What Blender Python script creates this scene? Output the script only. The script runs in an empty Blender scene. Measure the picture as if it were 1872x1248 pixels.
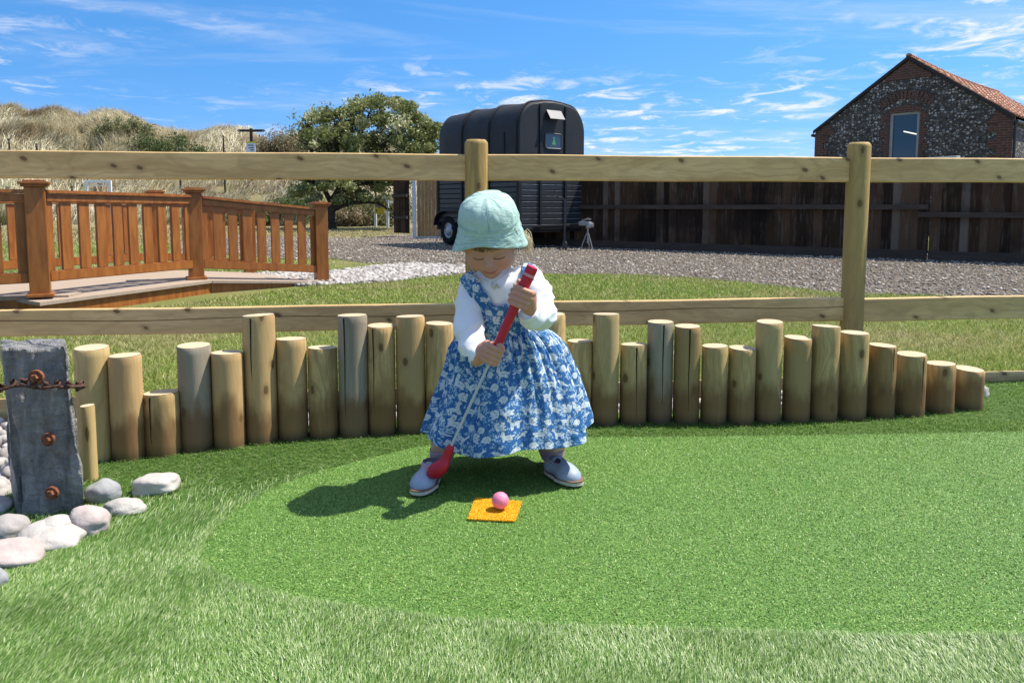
import bpy, bmesh, math, random
import numpy as np
from mathutils import Vector, Matrix, noise as mnoise
random.seed(7); RNG = np.random.default_rng(7)
S = bpy.context.scene; C = S.collection
PI = math.pi; R = math.radians
# ---------------------------------------------------------------- camera
H = 0.77; F = 1352.0; CX = 936.0; CY = 503.0; YH = 378.0
PITCH = math.atan((CY-YH)/F)
cam = bpy.data.cameras.new('camera'); camo = bpy.data.objects.new('camera', cam); C.objects.link(camo)
camo.location = (0, 0, H); camo.rotation_euler = (PI/2-PITCH, 0, 0)
cam.sensor_fit = 'HORIZONTAL'; cam.sensor_width = 36; cam.lens = 36*F/1872
cam.shift_y = -(624-CY)/1872; cam.clip_start = 0.05; cam.clip_end = 5000
S.camera = camo
# ---------------------------------------------------------------- sun, sky, exposure
SUN = Vector((0.58, 0.15, 1.0)).normalized()
el = math.asin(SUN.z); az = math.atan2(SUN.x, SUN.y)
sl = bpy.data.lights.new('sun', 'SUN'); sl.energy = 5.0; sl.angle = R(0.53); sl.color = (1, .945, .84)
so = bpy.data.objects.new('sun', sl); C.objects.link(so)
so.rotation_euler = SUN.to_track_quat('Z', 'Y').to_euler(); so.location = (6, 2, 10)
S.view_settings.view_transform = 'Standard'; S.view_settings.look = 'None'
S.view_settings.exposure = 0.6; S.view_settings.gamma = 1
w = bpy.data.worlds.new('World'); S.world = w; w.use_nodes = True
nt = w.node_tree; nt.nodes.clear()
def WN(t, **k):
    n = nt.nodes.new(t)
    for a, b in k.items(): setattr(n, a, b)
    return n
def WL(a, b): nt.links.new(a, b)
def wmath(op, a, b=None, clamp=False):
    n = WN('ShaderNodeMath', operation=op, use_clamp=clamp)
    for i, v in enumerate((a, b)):
        if v is None: continue
        if isinstance(v, (int, float)): n.inputs[i].default_value = v
        else: WL(v, n.inputs[i])
    return n.outputs[0]
tc = WN('ShaderNodeTexCoord'); sep = WN('ShaderNodeSeparateXYZ'); WL(tc.outputs['Generated'], sep.inputs[0])
# the sky looked up a little higher than it is: deep holiday blue down to the roofs
upz = wmath('ADD', wmath('MULTIPLY', sep.outputs[2], 1.0), 0.20)
cmb = WN('ShaderNodeCombineXYZ'); WL(sep.outputs[0], cmb.inputs[0]); WL(sep.outputs[1], cmb.inputs[1]); WL(upz, cmb.inputs[2])
nrm = WN('ShaderNodeVectorMath', operation='NORMALIZE'); WL(cmb.outputs[0], nrm.inputs[0])
sky = WN('ShaderNodeTexSky', sky_type='NISHITA', sun_disc=False, sun_elevation=el, sun_rotation=az)
sky.air_density = 1.0; sky.dust_density = 0.3; sky.ozone_density = 2.0
WL(nrm.outputs[0], sky.inputs[0])
hsv = WN('ShaderNodeHueSaturation'); hsv.inputs['Saturation'].default_value = 1.34; hsv.inputs['Value'].default_value = 1.5
WL(sky.outputs[0], hsv.inputs['Color'])
# clouds on a flat layer
den = wmath('ADD', wmath('MAXIMUM', sep.outputs[2], 0.0), 0.06)
px_ = wmath('DIVIDE', sep.outputs[0], den); py_ = wmath('DIVIDE', sep.outputs[1], den)
cp = WN('ShaderNodeCombineXYZ'); WL(px_, cp.inputs[0]); WL(py_, cp.inputs[1])
def wnoise(vec, scale, detail, rough, dist=0.0, off=(0, 0, 0), sc=(1, 1, 1)):
    m = WN('ShaderNodeMapping'); m.inputs['Location'].default_value = off; m.inputs['Scale'].default_value = sc
    WL(vec, m.inputs[0])
    n = WN('ShaderNodeTexNoise'); n.inputs['Scale'].default_value = scale; n.inputs['Detail'].default_value = detail
    n.inputs['Roughness'].default_value = rough; n.inputs['Distortion'].default_value = dist
    WL(m.outputs[0], n.inputs['Vector']); return n.outputs[0]
def wramp(v, a, b):
    n = WN('ShaderNodeMapRange', interpolation_type='SMOOTHSTEP'); n.inputs[1].default_value = a; n.inputs[2].default_value = b
    WL(v, n.inputs[0]); return n.outputs[0]
big = wramp(wnoise(cp.outputs[0], 0.33, 2, .5, off=(3.1, 1.7, 0)), .40, .58)
puff = wramp(wnoise(cp.outputs[0], 2.9, 8, .66, .5, off=(1.3, 4.1, 2), sc=(1, 1.0, 1)), .49, .67)
wisp = wramp(wnoise(cp.outputs[0], .8, 8, .66, .6, off=(7, 2, 5), sc=(.55, 1.5, 1)), .47, .80)
c1 = wmath('MULTIPLY', puff, big)
c2 = wmath('MULTIPLY', wisp, 0.42)
low = wmath('MULTIPLY', wramp(sep.outputs[2], .16, .0), wramp(wnoise(cp.outputs[0], .25, 5, .6, .2, off=(2, 9, 1)), .36, .66))
cl = wmath('ADD', wmath('ADD', c1, c2), wmath('MULTIPLY', low, .55), True)
cl = wmath('MULTIPLY', cl, wramp(sep.outputs[2], -.01, .02))
# unseen cloud veil overhead, added as neutral fill light for the shade
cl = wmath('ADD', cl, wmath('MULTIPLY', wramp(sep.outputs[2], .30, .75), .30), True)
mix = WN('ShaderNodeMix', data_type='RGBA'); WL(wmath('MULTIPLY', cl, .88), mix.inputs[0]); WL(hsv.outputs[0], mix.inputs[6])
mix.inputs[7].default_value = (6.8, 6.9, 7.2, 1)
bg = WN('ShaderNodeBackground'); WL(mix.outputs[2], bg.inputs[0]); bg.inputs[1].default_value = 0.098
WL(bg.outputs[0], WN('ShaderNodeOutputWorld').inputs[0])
S.render.engine = 'CYCLES'
S.cycles.max_bounces = 6; S.cycles.transparent_max_bounces = 8
# ---------------------------------------------------------------- geometry helpers
cp_, sp_ = math.cos(PITCH), math.sin(PITCH)
def ray(px, py):
    u = (px-CX)/F; v = -(py-CY)/F
    return Vector((u, cp_+v*sp_, -sp_+v*cp_))
def at(px, py, Y):
    d = ray(px, py); return Vector((0, 0, H))+d*(Y/d.y)
def gnd(px, py, z=0.0):
    d = ray(px, py); return Vector((0, 0, H))+d*((z-H)/d.z)
def tag(o, label=None, cat=None, group=None, kind=None):
    if label: o['label'] = label
    if cat: o['category'] = cat
    if group: o['group'] = group
    if kind: o['kind'] = kind
    return o
def thing(name, loc, label, cat, group=None, rz=0):
    o = bpy.data.objects.new(name, None); C.objects.link(o); o.location = loc; o.rotation_euler = (0, 0, rz)
    o.empty_display_size = .05
    return tag(o, label, cat, group)
def obj(name, V, Fc, mat, parent=None, loc=None, smooth=False, rot=None):
    """V are in the parent's frame (world for top-level); loc moves the origin without moving the mesh"""
    me = bpy.data.meshes.new(name)
    V = np.asarray(V, dtype=float).reshape(-1, 3)
    L = np.array(loc if loc is not None else (0, 0, 0), dtype=float)
    V = V-L
    if isinstance(Fc, np.ndarray):
        n = Fc.shape[1]; me.vertices.add(len(V)); me.vertices.foreach_set('co', V.ravel().astype(np.float32))
        me.loops.add(Fc.size); me.loops.foreach_set('vertex_index', Fc.ravel().astype(np.int32))
        me.polygons.add(len(Fc)); me.polygons.foreach_set('loop_start', np.arange(0, Fc.size, n, dtype=np.int32))
        me.polygons.foreach_set('loop_total', np.full(len(Fc), n, dtype=np.int32))
        me.update(calc_edges=True); me.validate()
    else:
        me.from_pydata([tuple(v) for v in V], [], Fc); me.update()
    if smooth: me.polygons.foreach_set('use_smooth', np.ones(len(me.polygons), dtype=bool))
    if mat: me.materials.append(mat)
    o = bpy.data.objects.new(name, me); C.objects.link(o); o.location = L
    if parent: o.parent = parent
    return o
def attr(o, name, data, kind='FLOAT', dom='POINT'):
    a = o.data.attributes.new(name, kind, dom)
    data = np.asarray(data, dtype=np.float32)
    if kind == 'FLOAT_COLOR':
        if data.shape[1] == 3: data = np.concatenate([data, np.ones((len(data), 1), np.float32)], 1)
        a.data.foreach_set('color', data.ravel())
    elif kind == 'FLOAT_VECTOR': a.data.foreach_set('vector', data.ravel())
    else: a.data.foreach_set('value', data.ravel())
class MB:
    def __init__(s): s.V = []; s.F = []
    def add(s, V, Fc, M=None):
        n = len(s.V)
        s.V += [tuple(M @ Vector(v)) if M else tuple(v) for v in V]
        s.F += [tuple(i+n for i in f) for f in Fc]; return s
    def box(s, c, size, M=None, bev=0.0, rz=0.0):
        """a box with bevelled edges, centre c, optional turn about z"""
        bm = bmesh.new(); bmesh.ops.create_cube(bm, size=1)
        for v in bm.verts: v.co = Vector((v.co.x*size[0], v.co.y*size[1], v.co.z*size[2]))
        if bev: bmesh.ops.bevel(bm, geom=bm.edges[:], offset=bev, segments=2, affect='EDGES', profile=.6)
        T = Matrix.Translation(c) @ Matrix.Rotation(rz, 4, 'Z')
        if M: T = M @ T
        bm.verts.ensure_lookup_table()
        s.add([tuple(v.co) for v in bm.verts], [[v.index for v in f.verts] for f in bm.faces], T); bm.free(); return s
    def tube(s, pts, rad, n=10, cap=True):
        pts = [Vector(p) for p in pts]; rr = rad if hasattr(rad, '__len__') else [rad]*len(pts)
        rings = []; up = None
        for i, p in enumerate(pts):
            t = (pts[min(i+1, len(pts)-1)]-pts[max(i-1, 0)]).normalized()
            if up is None:
                up = Vector((0, 0, 1)) if abs(t.z) < .9 else Vector((1, 0, 0))
            a = t.cross(up).normalized(); b = a.cross(t).normalized(); up = b
            rings.append([tuple(p+(a*math.cos(2*PI*k/n)+b*math.sin(2*PI*k/n))*rr[i]) for k in range(n)])
        V = [v for r in rings for v in r]; Fc = []
        for i in range(len(pts)-1):
            for k in range(n): Fc.append((i*n+k, i*n+(k+1) % n, (i+1)*n+(k+1) % n, (i+1)*n+k))
        if cap: Fc.append(tuple(range(n-1, -1, -1))); Fc.append(tuple((len(pts)-1)*n+k for k in range(n)))
        return s.add(V, Fc)
    def lathe(s, prof, n=24, M=None, cap=True):
        V = [(r*math.cos(2*PI*k/n), r*math.sin(2*PI*k/n), z) for r, z in prof for k in range(n)]; Fc = []
        for i in range(len(prof)-1):
            for k in range(n): Fc.append((i*n+k, i*n+(k+1) % n, (i+1)*n+(k+1) % n, (i+1)*n+k))
        if cap: Fc.append(tuple(range(n-1, -1, -1))); Fc.append(tuple((len(prof)-1)*n+k for k in range(n)))
        return s.add(V, Fc, M)
    def prism(s, poly, z0, z1, M=None):
        n = len(poly); V = [(x, y, z0) for x, y in poly]+[(x, y, z1) for x, y in poly]
        Fc = [tuple(range(n-1, -1, -1)), tuple(range(n, 2*n))]+[(i, (i+1) % n, n+(i+1) % n, n+i) for i in range(n)]
        return s.add(V, Fc, M)
    def build(s, name, mat, parent=None, loc=None, smooth=False):
        o = obj(name, s.V, s.F, mat, parent, loc, smooth)
        if smooth == 'auto':
            me = o.data; me.polygons.foreach_set('use_smooth', np.ones(len(me.polygons), dtype=bool))
            bm = bmesh.new(); bm.from_mesh(me)
            for e in bm.edges:
                if len(e.link_faces) == 2 and e.calc_face_angle(0) > R(38): e.smooth = False
            bm.to_mesh(me); bm.free()
        return o
def copy_thing(root, loc, rz=None, label=None):
    r = root.copy(); C.objects.link(r); r.location = loc
    if rz is not None: r.rotation_euler = (0, 0, rz)
    if label: r['label'] = label
    for ch in list(root.children):
        c = ch.copy(); C.objects.link(c); c.parent = r
        for g in ch.children:
            d = g.copy(); C.objects.link(d); d.parent = c
    return r
def inpoly(x, y, poly):
    x = np.asarray(x); y = np.asarray(y); ins = np.zeros(x.shape, bool); n = len(poly); j = n-1
    for i in range(n):
        xi, yi = poly[i][0], poly[i][1]; xj, yj = poly[j][0], poly[j][1]
        c = ((yi > y) != (yj > y)) & (x < (xj-xi)*(y-yi)/((yj-yi)+1e-12)+xi)
        ins ^= c; j = i
    return ins
def vnoise(x, y, seed=0, z=None):
    """smooth value noise, vectorised"""
    r = np.random.default_rng(seed).random(4096)
    def h(i, j, k): return r[(i*73+j*179+k*283+((i*j) % 97)) & 4095]
    z = np.zeros_like(x) if z is None else z
    xi = np.floor(x).astype(int); yi = np.floor(y).astype(int); zi = np.floor(z).astype(int)
    fx = x-xi; fy = y-yi; fz = z-zi
    fx = fx*fx*(3-2*fx); fy = fy*fy*(3-2*fy); fz = fz*fz*(3-2*fz)
    o = 0
    for a in (0, 1):
        for b in (0, 1):
            for c in (0, 1):
                o = o+h(xi+a, yi+b, zi+c)*(fx if a else 1-fx)*(fy if b else 1-fy)*(fz if c else 1-fz)
    return o*2-1
def fbm(x, y, seed=0, oct=4, z=None):
    o = 0; a = .5
    for k in range(oct):
        o = o+a*vnoise(x*2**k, y*2**k, seed+k, None if z is None else z*2**k); a *= .5
    return o
def smooth_closed(pts, sub=8):
    n = len(pts); out = []
    for i in range(n):
        p0, p1, p2, p3 = [Vector(pts[(i+k-1) % n]) for k in range(4)]
        for s in range(sub):
            t = s/sub
            out.append(.5*((2*p1)+(p2-p0)*t+(2*p0-5*p1+4*p2-p3)*t*t+(3*p1-p0-3*p2+p3)*t**3))
    return out
def smooth_open(pts, sub=8):
    P = [Vector(p) for p in pts]; P = [P[0]*2-P[1]]+P+[P[-1]*2-P[-2]]; out = []
    for i in range(1, len(P)-2):
        p0, p1, p2, p3 = P[i-1:i+3]
        for s in range(sub):
            t = s/sub
            out.append(.5*((2*p1)+(p2-p0)*t+(2*p0-5*p1+4*p2-p3)*t*t+(3*p1-p0-3*p2+p3)*t**3))
    out.append(P[-2]); return out
def blades(x, y, z, n_len, width, lean, az, curl=.4, seed=1, segs=2, flat=None):
    """grass blades as one mesh: arrays of roots, lengths, widths, lean (rad from vertical), azimuth of lean"""
    rg = np.random.default_rng(seed); n = len(x)
    fac = rg.random(n)*2*PI                     # which way the flat side faces
    if flat is not None: fac = az+PI/2+flat*(rg.random(n)-.5)
    wx = np.cos(fac)*width/2; wy = np.sin(fac)*width/2
    dx = np.cos(az); dy = np.sin(az)
    V = []; l1 = lean; l2 = np.minimum(lean+curl, 2.0)
    p0 = np.stack([x, y, z], 1)
    p1 = p0+np.stack([dx*np.sin(l1), dy*np.sin(l1), np.cos(l1)], 1)*(n_len*.55)[:, None]
    p2 = p1+np.stack([dx*np.sin(l2), dy*np.sin(l2), np.cos(l2)], 1)*(n_len*.45)[:, None]
    W = np.stack([wx, wy, np.zeros(n)], 1)
    V = np.stack([p0-W, p0+W, p1+W*.85, p1-W*.85, p2], 1).reshape(-1, 3)
    b = np.arange(n)*5
    q = np.stack([b, b+1, b+2, b+3], 1); t = np.stack([b+3, b+2, b+4, b+4], 1)
    tri = np.concatenate([np.stack([b, b+1, b+2], 1), np.stack([b, b+2, b+3], 1), np.stack([b+3, b+2, b+4], 1)])
    r = np.repeat(rg.random(n), 5); h = np.tile(np.array([0, 0, .6, .6, 1.0]), n)
    return V, tri, r, h
def sheet(name, poly, z, mat, kind='structure'):
    o = obj(name, [(p[0], p[1], z) for p in poly], [tuple(range(len(poly)))], mat)
    bm = bmesh.new(); bm.from_mesh(o.data); bmesh.ops.triangulate(bm, faces=bm.faces[:])
    for f in bm.faces:
        if f.normal.z < 0: f.normal_flip()
    bm.to_mesh(o.data); bm.free()
    tag(o, kind=kind); return o
# ---------------------------------------------------------------- material helpers
class MT:
    def __init__(s, name, rough=.7, spec=.5):
        s.m = bpy.data.materials.new(name); s.m.use_nodes = True; s.t = s.m.node_tree; s.t.nodes.clear()
        s.b = s.N('ShaderNodeBsdfPrincipled'); s.o = s.N('ShaderNodeOutputMaterial'); s.L(s.b.outputs[0], s.o.inputs[0])
        s.b.inputs['Roughness'].default_value = rough; s.b.inputs['Specular IOR Level'].default_value = spec
    def N(s, t, **k):
        n = s.t.nodes.new(t)
        for a, b in k.items(): setattr(n, a, b)
        return n
    def L(s, a, b): s.t.links.new(a, b)
    def put(s, inp, v):
        if isinstance(v, (int, float)): inp.default_value = v
        elif isinstance(v, (tuple, list)): inp.default_value = tuple(v)+((1,) if len(v) == 3 and inp.type == 'RGBA' else ())
        else: s.L(v, inp)
    def coord(s, kind='Object', rnd=0.0, scale=(1, 1, 1)):
        tc = s.N('ShaderNodeTexCoord'); v = tc.outputs[kind]
        if kind == 'World': pass
        if rnd:
            oi = s.N('ShaderNodeObjectInfo'); a = s.N('ShaderNodeVectorMath', operation='SCALE'); a.inputs[0].default_value = (rnd, rnd*1.7, rnd*2.3)
            s.L(oi.outputs['Random'], a.inputs['Scale']); b = s.N('ShaderNodeVectorMath', operation='ADD')
            s.L(v, b.inputs[0]); s.L(a.outputs[0], b.inputs[1]); v = b.outputs[0]
        m = s.N('ShaderNodeMapping'); m.inputs['Scale'].default_value = scale; s.L(v, m.inputs[0]); return m.outputs[0]
    def world(s, scale=(1, 1, 1)):
        g = s.N('ShaderNodeNewGeometry'); m = s.N('ShaderNodeMapping'); m.inputs['Scale'].default_value = scale
        s.L(g.outputs['Position'], m.inputs[0]); return m.outputs[0]
    def noise(s, v, scale, detail=4, rough=.55, dist=0.0, out=0):
        n = s.N('ShaderNodeTexNoise'); n.inputs['Scale'].default_value = scale; n.inputs['Detail'].default_value = detail
        n.inputs['Roughness'].default_value = rough; n.inputs['Distortion'].default_value = dist; s.L(v, n.inputs['Vector']); return n.outputs[out]
    def vor(s, v, scale, feature='F1', out='Distance', rnd=1.0):
        n = s.N('ShaderNodeTexVoronoi', feature=feature); n.inputs['Scale'].default_value = scale; n.inputs['Randomness'].default_value = rnd
        s.L(v, n.inputs['Vector']); return n.outputs[out]
    def rng(s, v, a, b, c=0.0, d=1.0):
        n = s.N('ShaderNodeMapRange', interpolation_type='SMOOTHSTEP')
        for i, q in enumerate((a, b, c, d)): n.inputs[i+1].default_value = q
        s.L(v, n.inputs[0]); return n.outputs[0]
    def math(s, op, a, b=0.0, clamp=False):
        n = s.N('ShaderNodeMath', operation=op, use_clamp=clamp); s.put(n.inputs[0], a); s.put(n.inputs[1], b); return n.outputs[0]
    def mix(s, f, a, b, mode='MIX'):
        n = s.N('ShaderNodeMix', data_type='RGBA', blend_type=mode); s.put(n.inputs[0], f); s.put(n.inputs[6], a); s.put(n.inputs[7], b); return n.outputs[2]
    def ramp(s, v, stops):
        n = s.N('ShaderNodeValToRGB'); e = n.color_ramp.elements
        while len(e) < len(stops): e.new(.5)
        for q, (p, c) in zip(e, stops): q.position = p; q.color = tuple(c)+(1,)
        s.L(v, n.inputs[0]); return n.outputs[0]
    def attr(s, name, out='Fac'):
        n = s.N('ShaderNodeAttribute'); n.attribute_name = name; return n.outputs[out]
    def oirnd(s): return s.N('ShaderNodeObjectInfo').outputs['Random']
    def sep(s, v):
        n = s.N('ShaderNodeSeparateXYZ'); s.L(v, n.inputs[0]); return n.outputs
    def col(s, v): s.put(s.b.inputs['Base Color'], v); return s
    def rough(s, v): s.put(s.b.inputs['Roughness'], v); return s
    def bump(s, v, strength=.3, dist=.01):
        n = s.N('ShaderNodeBump'); n.inputs['Strength'].default_value = strength; n.inputs['Distance'].default_value = dist
        s.L(v, n.inputs['Height']); s.L(n.outputs[0], s.b.inputs['Normal']); return s
    def metal(s, v=1.0): s.b.inputs['Metallic'].default_value = v; return s
    def translucent(s, fac, color):
        t = s.N('ShaderNodeBsdfTranslucent'); s.put(t.inputs[0], color); m = s.N('ShaderNodeMixShader'); s.put(m.inputs[0], fac)
        s.L(s.b.outputs[0], m.inputs[1]); s.L(t.outputs[0], m.inputs[2]); s.L(m.outputs[0], s.o.inputs[0]); return s
def plain(name, c, rough=.6, spec=.5, metal=0.0, var=.12, scale=30, bump=0.0):
    m = MT(name, rough, spec); v = m.coord('Object'); n = m.noise(v, scale, 5)
    m.col(m.mix(m.rng(n, .3, .7), tuple(x*(1-var) for x in c), tuple(min(1, x*(1+var)) for x in c)))
    if metal: m.metal(metal)
    if bump: m.bump(n, bump, .005)
    return m.m
# ================================================================ GROUND
def mat_ground():
    m = MT('dry ground', .95, .1); w_ = m.world()
    a = m.noise(w_, .35, 6, .6); b = m.noise(w_, 9, 5, .7)
    c = m.ramp(a, [(.3, (.16, .19, .05)), (.5, (.30, .25, .12)), (.7, (.38, .32, .18))])
    m.col(m.mix(m.rng(b, .3, .75), c, (.13, .12, .06), 'MIX')); m.bump(b, .6, .03); return m.m
ground = sheet('ground', [(-600, -30), (600, -30), (600, 2500), (-600, 2500)], -.16, mat_ground())
FENCE_Y = lambda x: 3.036+.115*x
# lawn
def mat_lawn():
    m = MT('mown lawn soil and thatch', .95, .1); w_ = m.world()
    a = m.noise(w_, .55, 5, .6); b = m.noise(w_, 60, 4, .7)
    c = m.ramp(a, [(.34, (.115, .165, .032)), (.52, (.185, .20, .058)), (.68, (.27, .235, .11))])
    c = m.mix(m.rng(m.sep(w_)[1], 14, 19, 0, .9), c, (.30, .24, .13)); m.col(m.mix(m.rng(b, .35, .75), c, (.07, .075, .025))); m.bump(b, .8, .01); return m.m
LAWN = [(-30, FENCE_Y(-30)-.0+4.5), (-3.5, FENCE_Y(-3.5)-.01), (3.5, FENCE_Y(3.5)-.01), (9, 3.6), (14, 6), (16, 12), (6, 26), (-30, 34)]
lawn = sheet('lawn', LAWN, 0.0, mat_lawn())
# grey gravel yard
def mat_gravel():
    m = MT('crushed stone yard', .9, .25); w_ = m.world((1, 1, 1))
    v = m.vor(w_, 46, out='Color'); d = m.vor(w_, 46); n = m.noise(w_, 1.3, 5, .6)
    s_ = m.sep(v)
    c = m.ramp(s_[0], [(0, (.12, .09, .066)), (.35, (.25, .20, .148)), (.7, (.37, .305, .232)), (.93, (.50, .43, .36)), (1, (.62, .56, .49))])
    c = m.mix(m.rng(n, .35, .7, 0, .5), c, (.17, .13, .10))
    c = m.mix(m.rng(d, .25, .7), c, (.04, .034, .03)); m.col(c); m.bump(m.math('SUBTRACT', 1.0, d), .9, .03); return m.m
MG = mat_gravel()
edge = [gnd(*p) for p in [(330, 470), (430, 466), (520, 474), (599, 473), (678, 482), (750, 486), (848, 487), (930, 494), (1000, 502), (1100, 502), (1250, 508), (1407, 522), (1541, 537), (1640, 539), (1760, 545), (1990, 570)]]
edge = smooth_open([(p.x, p.y, 0) for p in edge], 4)
far_ = [gnd(*p) for p in [(2050, 478), (1880, 474), (1600, 455), (1200, 446), (1000, 436), (820, 427), (720, 430), (660, 436), (560, 433), (440, 432), (330, 440)]]
YARD = [(p.x, p.y) for p in edge]+[(10.5, 8.6)]+[(p.x, p.y) for p in far_]
sheet('gravel_yard', YARD, .004, MG)
def stones(name, pts, size, mat, seed, flat=.6, z0=0.0, sub=1, rndsize=.5, lab=None, cat=None):
    """many small angular stones as one mesh"""
    rg = np.random.default_rng(seed); bm = bmesh.new(); bmesh.ops.create_icosphere(bm, subdivisions=sub, radius=1)
    bv = np.array([v.co[:] for v in bm.verts]); bf = np.array([[v.index for v in f.verts] for f in bm.faces]); bm.free()
    n = len(pts); k = len(bv)
    s_ = size*(1+rndsize*(rg.random(n)*2-1)); a = rg.random(n)*2*PI
    jit = 1+.28*(rg.random((n, k, 1))-.5)*(2 if sub == 1 else .6)
    P = bv[None]*jit*np.stack([s_, s_*(.55+.4*rg.random(n)), s_*flat*(.6+.6*rg.random(n))], 1)[:, None]
    tl = (rg.random(n)-.5)*.7; X = P[..., 0]*np.cos(tl)[:, None]+P[..., 2]*np.sin(tl)[:, None]; Z = -P[..., 0]*np.sin(tl)[:, None]+P[..., 2]*np.cos(tl)[:, None]
    ca, sa = np.cos(a)[:, None], np.sin(a)[:, None]
    V = np.stack([X*ca-P[..., 1]*sa+pts[:, 0:1], X*sa+P[..., 1]*ca+pts[:, 1:2], Z+pts[:, 2:3]+z0+(s_*flat*.25)[:, None]], -1).reshape(-1, 3)
    Fc = (bf[None]+(np.arange(n)*k)[:, None, None]).reshape(-1, 3)
    o = obj(name, V, Fc, mat, smooth=(sub > 1)); attr(o, 'rnd', np.repeat(rg.random(n), k))
    tag(o, lab, cat, kind='stuff'); return o
def mat_stones(name, stops, bumpy=.3):
    m = MT(name, .85, .3); r = m.attr('rnd'); w_ = m.world(); n = m.noise(w_, 90, 4, .7)
    m.col(m.mix(m.rng(n, .3, .8, 0, .35), m.ramp(r, stops), (.12, .10, .09))); m.bump(n, bumpy, .004); return m.m
def scatter_poly(poly, n, seed, lo=None):
    rg = np.random.default_rng(seed); P = np.array([(p[0], p[1]) for p in poly]); a, b = P.min(0), P.max(0)
    q = a+(b-a)*rg.random((n, 2)); return q[inpoly(q[:, 0], q[:, 1], P)]
def visible(q, z=0.0, mg=60, y0=-50, y1=1300):
    """keep what the lens can reach (with a margin to each side)"""
    px = CX+F*q[:, 0]/np.maximum(q[:, 1], .1); return (px > -mg) & (px < 1872+mg)
q = scatter_poly(YARD, 60000, 11); q = q[visible(q, mg=250)]
stones('gravel_stones', np.c_[q, np.full(len(q), .004)], .016, mat_stones('loose grey and brown chips', [(0, (.15, .115, .085)), (.5, (.31, .255, .19)), (.85, (.44, .38, .30)), (1, (.62, .56, .50))]), 12)
# white pebble path beyond the ramp
top = [gnd(*p) for p in [(380, 502), (480, 502), (599, 499), (680, 489), (750, 484), (848, 487), (905, 492)]]
bot = [gnd(*p) for p in [(905, 497), (842, 502), (783, 507), (717, 516), (640, 520), (560, 524), (470, 522), (380, 520)]]
PATH = [(p.x, p.y) for p in top+bot]
MWP = mat_stones('white and cream pebbles', [(0, (.22, .195, .175)), (.3, (.33, .30, .275)), (.7, (.44, .41, .38)), (1, (.56, .53, .50))], .1)
sheet('pebble_path', PATH, .008, plain('pale grit under pebbles', (.42, .39, .36), .9, .2, scale=60, bump=.5))
q = scatter_poly(PATH, 9000, 13)
stones('path_pebbles', np.c_[q, np.full(len(q), .008)], .028, MWP, 14, .7)
# lawn blades
LB = MT('lawn grass blades', .55, .35); w_ = LB.world(); r_ = LB.attr('rnd'); pa = LB.noise(w_, .55, 5, .6); pb = LB.noise(w_, 3.0, 4, .6)
g1 = LB.ramp(r_, [(0, (.13, .22, .03)), (.45, (.23, .33, .045)), (.8, (.36, .39, .10)), (1, (.52, .46, .23))])
g2 = LB.ramp(r_, [(0, (.22, .20, .07)), (.5, (.37, .31, .14)), (1, (.54, .45, .27))])
gg = LB.mix(LB.rng(pa, .48, .68), g1, g2); gg = LB.mix(LB.rng(pb, .5, .72, 0, .6), gg, g2); gg = LB.mix(LB.rng(LB.sep(w_)[1], 13, 18, 0, .9), gg, g2); LB.col(gg); LB.translucent(.3, gg)
keep = []
for n_, ya, yb, ln in ((230000, 2.9, 9.0, .03), (70000, 9.0, 27, .05)):
    rg = np.random.default_rng(int(ya*10)); y = ya+(yb-ya)*rg.random(n_)**(1.0 if ya < 5 else .8); hw = y*.78+.3; x = -hw+2*hw*rg.random(n_)
    ok = (y > FENCE_Y(x)+.04) & ~inpoly(x, y, np.array(YARD)) & ~inpoly(x, y, np.array(PATH)) & inpoly(x, y, np.array(LAWN))
    # the ramp deck stands here
    ok &= ~((x < -1.95) & (y > 5.0-(x+3.3)*.0) & (y < 7.6) & (x < -3.35+(y-5.24)*.55+.4) & (y < 9))
    x, y = x[ok], y[ok]; m_ = len(x); L_ = ln*(.55+.9*rg.random(m_))
    keep.append(blades(x, y, np.zeros(m_), L_, np.where(y < 5, .0032, .0045+(y-5)*.0012), .2+.7*rg.random(m_), rg.random(m_)*2*PI, .5, int(ya)))
off = 0; VV = []; FF = []; RR = []
for V, T, r, h in keep: VV.append(V); FF.append(T+off); RR.append(r); off += len(V)
o = obj('lawn_grass', np.concatenate(VV), np.concatenate(FF), LB.m); attr(o, 'rnd', np.concatenate(RR)); tag(o, 'short dry mown grass growing on the lawn beyond the log edging', 'grass', kind='stuff')
# ---------------------------------------------------------------- artificial turf
TURF = [(-1.42, .55), (3.2, .55), (3.6, 2.0), (3.4, FENCE_Y(3.4)-.06), (2.0, FENCE_Y(2.0)-.06), (1.6, 3.0), (1.0, 2.78), (.3, 2.72), (-.3, 2.68), (-.75, 2.55), (-1.05, 2.42), (-1.32, 2.3), (-1.36, 1.9), (-1.42, 1.5)]
gb = [gnd(*p) for p in [(2060, 788), (1872, 790), (1500, 797), (1080, 801), (900, 803), (790, 814), (690, 836), (590, 862), (520, 886), (440, 930), (385, 980), (362, 1025), (400, 1060), (470, 1085), (600, 1112), (800, 1136), (1000, 1151), (1400, 1166), (1872, 1172), (2150, 1172)]]
GREEN = smooth_open([(p.x, p.y, 0) for p in gb], 5); GREEN = [(p.x, p.y) for p in GREEN]
tb = MT('turf backing and lower pile', .8, .2); n1 = tb.noise(tb.world(), 260, 3, .7); n2 = tb.noise(tb.world(), 6, 4, .6)
tb.col(tb.mix(n1, tb.mix(n2, (.035, .075, .012), (.05, .105, .02)), (.08, .15, .03))); tb.bump(n1, .8, .006)
sheet('artificial_turf', TURF, 0.0, tb.m)
gm = MT('putting green short pile', .62, .35); w_ = gm.world(); n1 = gm.noise(w_, 330, 3, .7, .4); n2 = gm.noise(w_, 3, 4, .5); n3 = gm.vor(w_, 420)
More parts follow.
